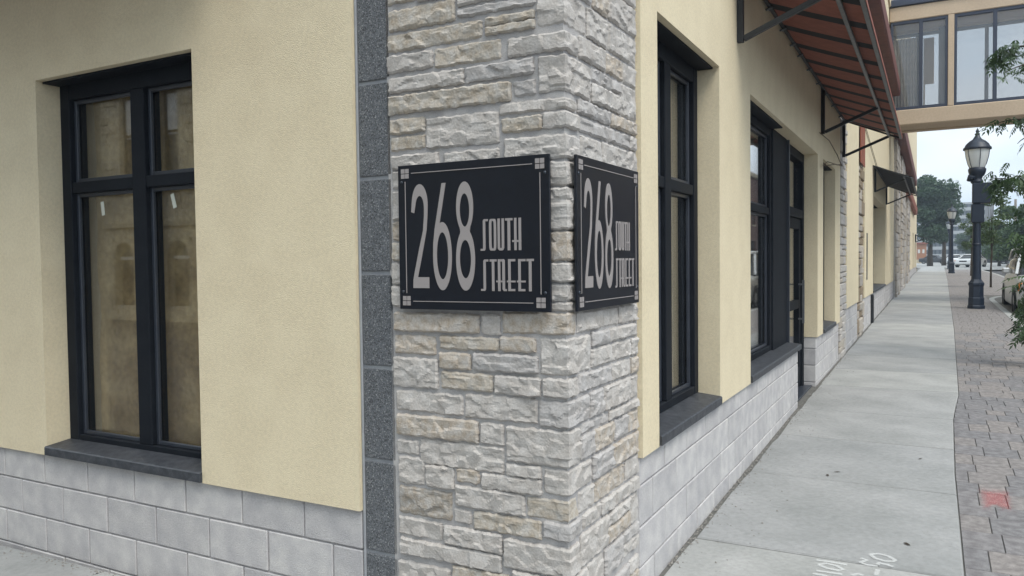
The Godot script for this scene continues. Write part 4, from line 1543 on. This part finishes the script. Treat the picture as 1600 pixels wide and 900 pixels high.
func tree(called: String, label: String, group: String, at: Vector3, height: float, trunk_h: float, rad: Vector3, lobes: int, leaves: int, ls: float, m: String, sd: int, trunk_r := .2, limbs := 5) -> Node3D:
	var r := RandomNumberGenerator.new()
	r.seed = sd
	var t := thing(called, label, "tree", at, 0.0, group)
	var st := nst(true)
	var top := Vector3(r.randf_range(-.2, .2), height * .8, r.randf_range(-.2, .2))
	tube(st, [Vector3.ZERO, Vector3(0, trunk_h * .5, .02), Vector3(.03, trunk_h, 0), Vector3(.0, (trunk_h + height) * .5, 0), top], [trunk_r * 1.25, trunk_r, trunk_r * .85, trunk_r * .5, trunk_r * .12], 9)
	obj("trunk", st, mats["bark"], t)
	var cy := (height + trunk_h) * .5
	var cs := []
	for k in lobes:
		var a := TAU * k * .618 + r.randf() * .6
		var e := sqrt(r.randf())
		var h := r.randf_range(-1.0, 1.0)
		var w := sqrt(maxf(0.05, 1.0 - h * h * .85))
		cs.append([Vector3(cos(a) * rad.x * e * w * .8, cy + h * rad.y * .82, sin(a) * rad.z * e * w * .8), r.randf_range(.26, .46) * minf(rad.x, rad.y)])
	for k in limbs:
		st = nst(true)
		var q: Vector3 = cs[k % cs.size()][0]
		var y0 := lerpf(trunk_h * .85, height * .6, float(k) / limbs)
		tube(st, [Vector3(0, y0, 0), Vector3(q.x * .5, lerpf(y0, q.y, .6), q.z * .5), q], [trunk_r * .45, trunk_r * .25, trunk_r * .08], 6)
		obj("limb", st, mats["bark"], t)
	st = nst()
	for k in leaves:
		var q: Array = cs[k % cs.size()]
		var d := Vector3(r.randfn(), r.randfn(), r.randfn()).normalized() * pow(r.randf(), .45)
		var p: Vector3 = q[0] + Vector3(d.x * 1.15, d.y * .85, d.z * 1.15) * q[1]
		leaf_card(st, p, ls * r.randf_range(.6, 1.3), r)
	obj("crown", st, mats[m], t)
	return t

# one compound leaf: paired leaflets along a drooping stalk
func compound_leaf(sd: int) -> ArrayMesh:
	var r := RandomNumberGenerator.new()
	r.seed = sd
	var st := nst()
	var n := 5
	for i in n + 1:
		var t := float(i) / n
		var c := Vector3(0, -.05 * t * t, t * .22)
		for s in ([-1.0, 1.0] if i < n else [0.0]):
			var dir := Vector3(s * .8, -.25 + r.randf_range(-.2, .2), .75 if s != 0.0 else 1.0).normalized()
			var l := r.randf_range(.075, .11)
			var side := dir.cross(Vector3.UP).normalized() * l * .19
			var q := [c, c + dir * l * .35 + side, c + dir * l + Vector3(0, -.012, 0), c + dir * l * .35 - side]
			var mid := c + dir * l * .4 - Vector3(0, .006, 0)
			for k in 4:
				tri_n(st, q[k], q[(k + 1) % 4], mid, Vector3.UP)
	return fin(st)

func build_near_tree() -> void:
	var at := Vector3(1.40, ground(-12.6) - .02, -12.6)
	var t := thing("street_tree", "leafy street tree with feathery drooping branches beside the kerb", "tree", at, 0.0, "street trees")
	var st := nst(true)
	tube(st, [Vector3.ZERO, Vector3(.02, .8, 0), Vector3(.0, 1.8, .03), Vector3(.06, 2.9, 0), Vector3(.1, 4.2, 0), Vector3(.1, 5.6, 0)], [.10, .085, .075, .065, .045, .012], 10)
	obj("trunk", st, mats["bark"], t)
	var r := RandomNumberGenerator.new()
	r.seed = 33
	var leaves := [compound_leaf(1), compound_leaf(2), compound_leaf(3)]
	# branches given by their start height on the trunk and their end point (world)
	var br := []
	var P := func(x: float, y: float, z: float) -> Vector3: return Vector3(x, y, z) - at
	br.append([4.2, P.call(1.0, 4.62, -12.9), P.call(.72, 4.35, -13.0), 18])
	br.append([4.0, P.call(1.05, 4.2, -12.4), P.call(.82, 4.02, -12.3), 5])
	br.append([3.2, P.call(.98, 3.55, -12.7), P.call(.74, 3.42, -12.8), 6])
	br.append([3.0, P.call(1.12, 3.3, -12.6), P.call(.98, 3.1, -12.5), 4])
	br.append([2.2, P.call(.95, 2.75, -12.7), P.call(.66, 2.66, -12.8), 17])
	br.append([2.1, P.call(1.05, 2.78, -12.3), P.call(.92, 2.62, -12.3), 7])
	br.append([1.8, P.call(1.15, 2.25, -12.6), P.call(1.06, 2.15, -12.6), 4])
	br.append([1.5, P.call(1.12, 1.95, -12.5), P.call(.96, 1.80, -12.4), 7])
	br.append([1.3, P.call(1.1, 1.72, -12.8), P.call(1.0, 1.60, -12.7), 9])
	br.append([1.0, P.call(1.15, 1.45, -12.4), P.call(1.04, 1.15, -12.2), 12])
	br.append([.8, P.call(1.2, 1.1, -12.7), P.call(1.02, .80, -12.6), 14])
	br.append([.6, P.call(1.18, .8, -12.4), P.call(1.03, .5, -12.4), 12])
	for k in 16:
		var a := r.randf_range(-1.2, 1.2)
		var h := r.randf_range(2.6, 5.2)
		var l := r.randf_range(.8, 1.6)
		br.append([h, Vector3(cos(a) * l * .55, h + .5, sin(a) * l * .55), Vector3(cos(a) * l, h + .35, sin(a) * l), 14])
	for q in br:
		var y0: float = q[0]
		var s0 := Vector3(.03, y0, 0)
		st = nst(true)
		var pts := []
		for i in 9:
			var u := i / 8.0
			pts.append(s0.lerp(q[1], u).lerp(q[1].lerp(q[2], u), u))
		tube(st, pts, [.022, .020, .017, .014, .012, .010, .008, .006, .003], 6)
		var limb := obj("branch", st, mats["bark"], t)
		var n: int = q[3]
		for v in 3:
			var mm := MultiMesh.new()
			mm.transform_format = MultiMesh.TRANSFORM_3D
			mm.mesh = leaves[v]
			mm.instance_count = n
			for i in n:
				var u := clampf(.18 + .82 * r.randf() + r.randfn() * .03, .1, 1.0)
				var p: Vector3 = s0.lerp(q[1], u).lerp(q[1].lerp(q[2], u), u)
				p += Vector3(r.randfn(), r.randfn() * .8, r.randfn()) * .07
				var yaw := r.randf() * TAU
				var bs := Basis(Vector3.UP, yaw) * Basis(Vector3.RIGHT, r.randf_range(.0, .9)) * Basis(Vector3.BACK, r.randf_range(-.5, .5))
				mm.set_instance_transform(i, Transform3D(bs.scaled(Vector3.ONE * r.randf_range(.6, 1.0)), p))
			var mi := MultiMeshInstance3D.new()
			mi.name = "leaves"
			mi.multimesh = mm
			mi.material_override = mats["leaf_%d" % [1, 0, 1][v]]
			mi.set_meta("kind", "stuff")
			limb.add_child(mi, true)

func build_trees() -> void:
	build_near_tree()
	tree("shade_tree", "large dark green tree overhanging the far end of the pavement", "far trees", Vector3(-.4, .4, -112), 11.2, 3.0, Vector3(3.2, 4.6, 3.4), 34, 15000, .22, "leaf_3", 5, .30, 8)
	tree("shade_tree", "dark green tree beside the yellow hydrant", "far trees", Vector3(1.2, .4, -118), 9.0, 3.0, Vector3(1.5, 3.2, 2.0), 20, 7000, .22, "leaf_3", 6, .25, 6)
	tree("street_tree", "young staked tree with thin trunk standing near the parked car", "street trees", Vector3(2.12, ground(-38.4), -38.4), 4.1, 1.6, Vector3(.75, 1.35, .75), 16, 2600, .055, "leaf_2", 7, .035, 6)
	tree("street_tree", "young slender tree with thin grey trunk in front of the pale sedan", "street trees", Vector3(2.02, ground(-55.4), -55.4), 4.0, 1.5, Vector3(.65, 1.3, .65), 14, 2200, .06, "leaf_2", 8, .04, 6)
	var mid := [[5.9, -82.0, 5.6, 1.8, "leaf_0"], [8.4, -90.0, 6.4, 2.4, "leaf_1"], [6.6, -105.0, 5.0, 2.4, "leaf_2"], [11.0, -115.0, 7.0, 3.2, "leaf_0"], [14.5, -150.0, 9.0, 4.2, "leaf_1"], [8.6, -160.0, 7.0, 3.6, "leaf_2"], [5.6, -165.0, 6.2, 1.9, "leaf_1"]]
	var lab := ["mid green tree with loose crown behind the utility boxes of the lamp", "tall darker tree standing left of the wooden utility pole", "low bushy green tree behind the dark pickup", "broad green tree standing right of the wooden utility pole", "large distant tree right of the apartment block", "distant round tree at the foot of the apartment block", "distant narrow tree before the apartment balconies"]
	for i in mid.size():
		var q: Array = mid[i]
		tree("background_tree", lab[i], "far trees", Vector3(q[0], .4, q[1]), q[2], q[2] * .18, Vector3(q[3], q[2] * .42, q[3]), 20, 5200, .16 + q[2] * .006, q[4], 40 + i, .16, 5)

# ------------------------------------------------------------------ vehicles (front towards +z, origin on the ground)
func loft(st: SurfaceTool, secs: Array) -> void:
	# each section: [z, half width bottom, half width top, y bottom, y top]
	var rings := []
	for s in secs:
		var ring := []
		var r := minf((s[4] - s[3]) * .28, .14)
		for e in [[-s[1] + .03, s[3]], [s[1] - .03, s[3]], [s[1], s[3] + .06], [s[1], lerpf(s[3], s[4], .55)], [s[2], s[4] - r], [s[2] - r * .3, s[4] - r * .3], [s[2] - r, s[4]], [-s[2] + r, s[4]], [-s[2] + r * .3, s[4] - r * .3], [-s[2], s[4] - r], [-s[1], lerpf(s[3], s[4], .55)], [-s[1], s[3] + .06]]:
			ring.append(Vector3(e[0], e[1], s[0]))
		rings.append(ring)
	for i in rings.size() - 1:
		var n: int = rings[i].size()
		var c0 := Vector3(0, (secs[i][3] + secs[i][4]) * .5, secs[i][0])
		for k in n:
			var a: Vector3 = rings[i][k]
			var d: Vector3 = rings[i][(k + 1) % n]
			quad_n(st, a, d, rings[i + 1][(k + 1) % n], rings[i + 1][k], (a + d) * .5 - c0)
	for e in [0, rings.size() - 1]:
		var n: int = rings[e].size()
		for k in range(1, n - 1): tri_n(st, rings[e][0], rings[e][k], rings[e][k + 1], Vector3.BACK if (e == 0) == (secs[0][0] > secs[-1][0]) else Vector3.FORWARD)

func vehicle(called: String, label: String, cat: String, at: Vector3, turn: float, paint: String, L: float, W: float, H: float, belt: float, suv: bool) -> Node3D:
	var v := thing(called, label, cat, at, turn, "vehicles parked along the street")
	var h := L * .5
	var w := W * .5
	var st := nst(true)
	loft(st, [[h, w * .82, w * .78, .38, belt * .72], [h - .12, w * .95, w * .9, .28, belt * .86], [h - .9, w, w * .95, .24, belt * .95], [h - 1.35, w, w * .97, .24, belt], [-h + .9, w, w * .97, .24, belt + .02], [-h + .12, w * .97, w * .92, .28, belt], [-h, w * .9, w * .84, .40, belt * .92]])
	obj("body", st, mats[paint], v)
	var c0 := h - (1.25 if suv else 1.35)
	var c1 := -h + (.12 if suv else .75)
	st = nst(true)
	loft(st, [[c0, w * .90, w * .82, belt - .05, belt + .02], [c0 - .75, w * .89, w * .72, belt - .05, H - .07], [c1 + (.35 if suv else .75), w * .88, w * .72, belt - .05, H - .07], [c1, w * .88, w * .78, belt - .05, belt + .03]])
	obj("glasshouse", st, mats["car_glass"], v)
	st = nst(true)
	loft(st, [[c0 - .62, w * .72, w * .66, H - .10, H - .05], [c0 - 1.0, w * .745, w * .68, H - .09, H], [c1 + .7, w * .745, w * .68, H - .09, H], [c1 + .30, w * .72, w * .66, H - .11, H - .06]])
	obj("roof", st, mats[paint], v)
	for s in [-1.0, 1.0]:
		for q in [[c0 - .02, belt, w * .90, c0 - .72, H - .07, w * .735], [c0 - 1.75, belt, w * .905, c0 - 1.75, H - .07, w * .735], [c1 + .02, belt, w * .89, c1 + (.33 if suv else .72), H - .07, w * .735]]:
			st = nst()
			bar(st, Vector3(s * q[2], q[1], q[0]), Vector3(s * q[5], q[4], q[3]), .07, .06, .01)
			obj("pillar", st, mats[paint], v)
		for z in [h - .82, -h + .85]:
			var wh := part("wheel", v, Vector3(s * (w - .10), .34, z))
			var tr := nst(true)
			lathe(tr, [Vector2(.2, -.11), Vector2(.32, -.11), Vector2(.34, -.07), Vector2(.34, .07), Vector2(.32, .11), Vector2(.2, .11)], 24)
			var to := put("tyre", fin(tr), mats["rubber"], wh, Vector3.ZERO, Basis(Vector3.BACK, PI / 2))
			var rm := nst(true)
			lathe(rm, [Vector2(0, .08), Vector2(.06, .09), Vector2(.1, .06), Vector2(.19, .08), Vector2(.215, .105), Vector2(.215, -.1), Vector2(0, -.1)], 20)
			put("rim", fin(rm), mats["rim"], wh, Vector3.ZERO, Basis(Vector3.BACK, -s * PI / 2))
			var ar := nst(true)
			lathe(ar, [Vector2(.30, 0), Vector2(.40, .0), Vector2(.40, .012), Vector2(.30, .012)], 24)
			put("wheel_arch", fin(ar), mats["black_plastic"], v, Vector3(s * (w + .002) - (0.0 if s > 0 else 0.0), .36, z), Basis(Vector3.BACK, -s * PI / 2))
		st = nst()
		bbox(st, Vector3(s * w * .62 - .17, belt * .66, h - .20), Vector3(s * w * .62 + .17, belt * .84, h - .02), .03)
		obj("headlight", st, mats["headlamp"], v)
		st = nst()
		bbox(st, Vector3(s * (w - .10) - .06, belt * .62, h - .34), Vector3(s * (w - .10) + .075, belt * .82, h - .14), .02)
		obj("turn_signal", st, mats["amber"], v)
		st = nst()
		bbox(st, Vector3(s * (w + .09) - .10, belt + .02, c0 - .62), Vector3(s * (w + .09) + .08, belt + .17, c0 - .50), .03)
		obj("mirror", st, mats[paint], v)
		st = nst()
		bbox(st, Vector3(s * (w - .012) - .02, belt * .84, c0 - 1.62), Vector3(s * (w - .012) + .03, belt * .87, c0 - 1.44), .008)
		obj("door_handle", st, mats["black_plastic"], v)
		st = nst()
		bbox(st, Vector3(s * w * .75 - .12, belt * .7, -h - .01), Vector3(s * w * .75 + .12, belt * .9, -h + .12), .02)
		obj("tail_light", st, mats["cornice_red"], v)
	st = nst()
	bbox(st, Vector3(-w * .42, belt * .60, h - .1), Vector3(w * .42, belt * .78, h + .005), .02)
	obj("grille", st, mats["black_plastic"], v)
	st = nst()
	bbox(st, Vector3(-w * .86, .34, h - .25), Vector3(w * .86, .50, h + .04), .04)
	obj("bumper", st, mats["black_plastic"] if suv else mats[paint], v)
	return v

func build_vehicles() -> void:
	vehicle("parked_car", "silver sport utility parked at the kerb behind the leafy branches", "car", Vector3(2.73, ground(-25.2) - .13, -25.2), 0.0, "silver_paint", 4.9, 1.86, 1.78, 1.05, true)
	vehicle("parked_car", "pale silver sedan parked on the forecourt behind the young slender tree", "car", Vector3(3.55, .43, -98.0), -.35, "silver_paint", 4.7, 1.8, 1.42, .95, false)
	vehicle("parked_car", "dark sport utility with its side turned, behind the lamp shaft", "car", Vector3(7.4, .43, -132.0), 1.35, "dark_paint", 4.8, 1.9, 1.75, 1.05, true)
	vehicle("parked_car", "white sedan half hidden by the far lamp posts", "car", Vector3(2.6, .43, -128.0), .3, "white_paint", 4.6, 1.8, 1.45, .95, false)
	vehicle("parked_car", "dark sedan parked before the small orange brick building", "car", Vector3(.2, .43, -150.0), 1.2, "dark_paint", 4.6, 1.8, 1.45, .95, false)

# ------------------------------------------------------------------ far buildings and poles
func build_far() -> void:
	var b := thing("apartment_block", "grey apartment block with pale balcony bands and a dark stair tower", "building", Vector3(0, 0, -300))
	block_box(b, "wall", Vector3(-6, 0, -14), Vector3(14.7, 18.9, 0), "apartment_dark", 0.0)
	block_box(b, "stair_tower", Vector3(14.71, 0, -14), Vector3(17.2, 21.2, 1.0), "apartment_brick", 0.0)
	block_box(b, "roof_edge", Vector3(-6.2, 18.9, -14.2), Vector3(14.7, 19.5, .6), "apartment", 0.0)
	for f in 7:
		var y := 1.4 + f * 2.55
		block_box(b, "balcony_band", Vector3(-6, y, .02), Vector3(14.7, y + 1.05, 1.4), "apartment", .04)
		for k in 9:
			var x := -5.2 + k * 2.25
			var w := part("window", b)
			block_box(w, "pane", Vector3(x, y + 1.1, .01), Vector3(x + 1.5, y + 2.4, .08), "far_glass", 0.0)
			block_box(w, "frame", Vector3(x + .7, y + 1.1, .02), Vector3(x + .8, y + 2.4, .12), "apartment", 0.0)
	b = thing("brick_building", "small orange brick building at the end of the pavement", "building", Vector3(-2.4, .4, -165))
	block_box(b, "wall", Vector3(-4, 0, -4), Vector3(1.2, 3.6, 0), "brick_orange", 0.0)
	block_box(b, "roof", Vector3(-4.2, 3.6, -4.2), Vector3(1.4, 3.9, .3), "cornice_orange", .03)
	block_box(b, "base", Vector3(-4.05, 0, -4.05), Vector3(1.25, .7, .06), "limestone", .02)
	for x in [-.2, .55]: block_box(b, "window", Vector3(x, 1.9, -.02), Vector3(x + .35, 2.6, .05), "blind", .01)
	var p := thing("utility_pole", "weathered wooden utility pole with one crossarm among the trees", "utility pole", Vector3(8.5, .4, -110))
	var st := nst(true)
	tube(st, [Vector3.ZERO, Vector3(0, 4, 0), Vector3(0, 7.9, 0)], [.19, .17, .13], 10)
	obj("pole", st, mats["pole_wood"], p)
	block_box(p, "crossarm", Vector3(-1.3, 6.6, .14), Vector3(1.3, 6.76, .26), "pole_wood", .01)
	for x in [-1.2, -.6, .6, 1.2]:
		st = nst(true)
		lathe(st, [Vector2(.05, 0), Vector2(.07, .05), Vector2(.04, .1), Vector2(.06, .14), Vector2(0, .2)], 10, Vector3(x, 6.76, .2))
		obj("insulator", st, mats["blind"], p)
	var hy := thing("fire_hydrant", "yellow fire hydrant beside the dark tree trunk", "hydrant", Vector3(1.75, .44, -100))
	st = nst(true)
	lathe(st, [Vector2(0, 0), Vector2(.16, 0), Vector2(.16, .06), Vector2(.11, .07), Vector2(.11, .52), Vector2(.14, .53), Vector2(.14, .57), Vector2(.12, .64), Vector2(.06, .72), Vector2(.03, .78), Vector2(0, .78)], 16)
	obj("barrel", st, mats["hydrant"], hy)
	for s in [-1.0, 1.0]:
		st = nst(true)
		tube(st, [Vector3(s * .08, .42, 0), Vector3(s * .2, .42, 0)], [.06], 10)
		obj("outlet_cap", st, mats["hydrant"], hy)

# ------------------------------------------------------------------ sky
func sky_panorama() -> ImageTexture:
	var w := 1024
	var h := 512
	var img := Image.create(w, h, false, Image.FORMAT_RGBF)
	var n1 := noise(71, .9, 5)
	var n2 := noise(72, 2.6, 4)
	for y in h:
		var el := PI * (.5 - (y + .5) / h)
		for x in w:
			var az := TAU * x / w
			var d := Vector3(cos(el) * sin(az), sin(el), cos(el) * cos(az))
			var c := Color(.30, .29, .28)
			if el > -.02:
				var q := d / (maxf(d.y, 0.0) + .28)
				var a := n1.get_noise_3d(q.x, q.z, 3.0) * .8 + n2.get_noise_3d(q.x, q.z, 9.0) * .35
				var cl := clampf(.62 + a * .9, 0.0, 1.0)
				var blue := Color(.56, .72, .88)
				var white := Color(.92, .97, 1.0)
				c = blue.lerp(white, cl)
				# thicker, greyer undersides of the cloud sheet
				var gr := clampf(n1.get_noise_3d(q.x * .8 + 20.0, q.z * .8, 5.0) * 1.1, 0.0, .32)
				c = c * (1.0 - gr)
				# an overcast sky is brightest overhead
				c = c * (.64 + .70 * maxf(d.y, 0.0))
			img.set_pixel(x, y, c)
	return ImageTexture.create_from_image(img)

func _ready() -> void:
	# ---- camera
	var cam := Camera3D.new()
	cam.name = "camera"
	cam.position = Vector3(0, EYE, 0)
	cam.rotation_degrees = Vector3(-1.921, 28.350, -.679)
	cam.fov = 40.458
	cam.near = .05
	cam.far = 2000.0
	add_child(cam)
	cam.current = true
	# ---- sky, exposure
	var env := Environment.new()
	env.background_mode = Environment.BG_SKY
	var sky := Sky.new()
	var sm := PanoramaSkyMaterial.new()
	sm.panorama = sky_panorama()
	sky.sky_material = sm
	env.sky = sky
	env.background_energy_multiplier = 1.0
	env.tonemap_mode = Environment.TONE_MAPPER_LINEAR
	env.tonemap_exposure = 1.8
	env.sdfgi_enabled = true
	env.ssao_enabled = true
	env.ssil_enabled = true
	env.fog_enabled = true
	env.fog_density = .0011
	env.fog_light_color = Color(.78, .84, .90)
	var we := WorldEnvironment.new()
	we.name = "world_environment"
	we.environment = env
	add_child(we)
	# ---- veiled sun
	var sun := DirectionalLight3D.new()
	sun.name = "sun"
	sun.light_energy = .4
	sun.light_angular_distance = 25.0
	sun.light_color = Color(1.0, .97, .92)
	sun.shadow_enabled = true
	add_child(sun)
	sun.look_at_from_position(Vector3(6, 11, 4), Vector3.ZERO)
	# ---- scene
	rough_noise = noise(3, .06, 4)
	rough_noise.fractal_type = FastNoiseLite.FRACTAL_RIDGED
	warp_noise = noise(4, .05, 2)
	make_materials()
	build_ground()
	build_corner_building()
	build_opposite()
	build_skybridge()
	build_across()
	build_far()
	build_trees()
	build_signs()
	build_awnings()
	build_lamps()
	build_vehicles()
	build_window_tapes()
	paint_strokes()
	build_debris()
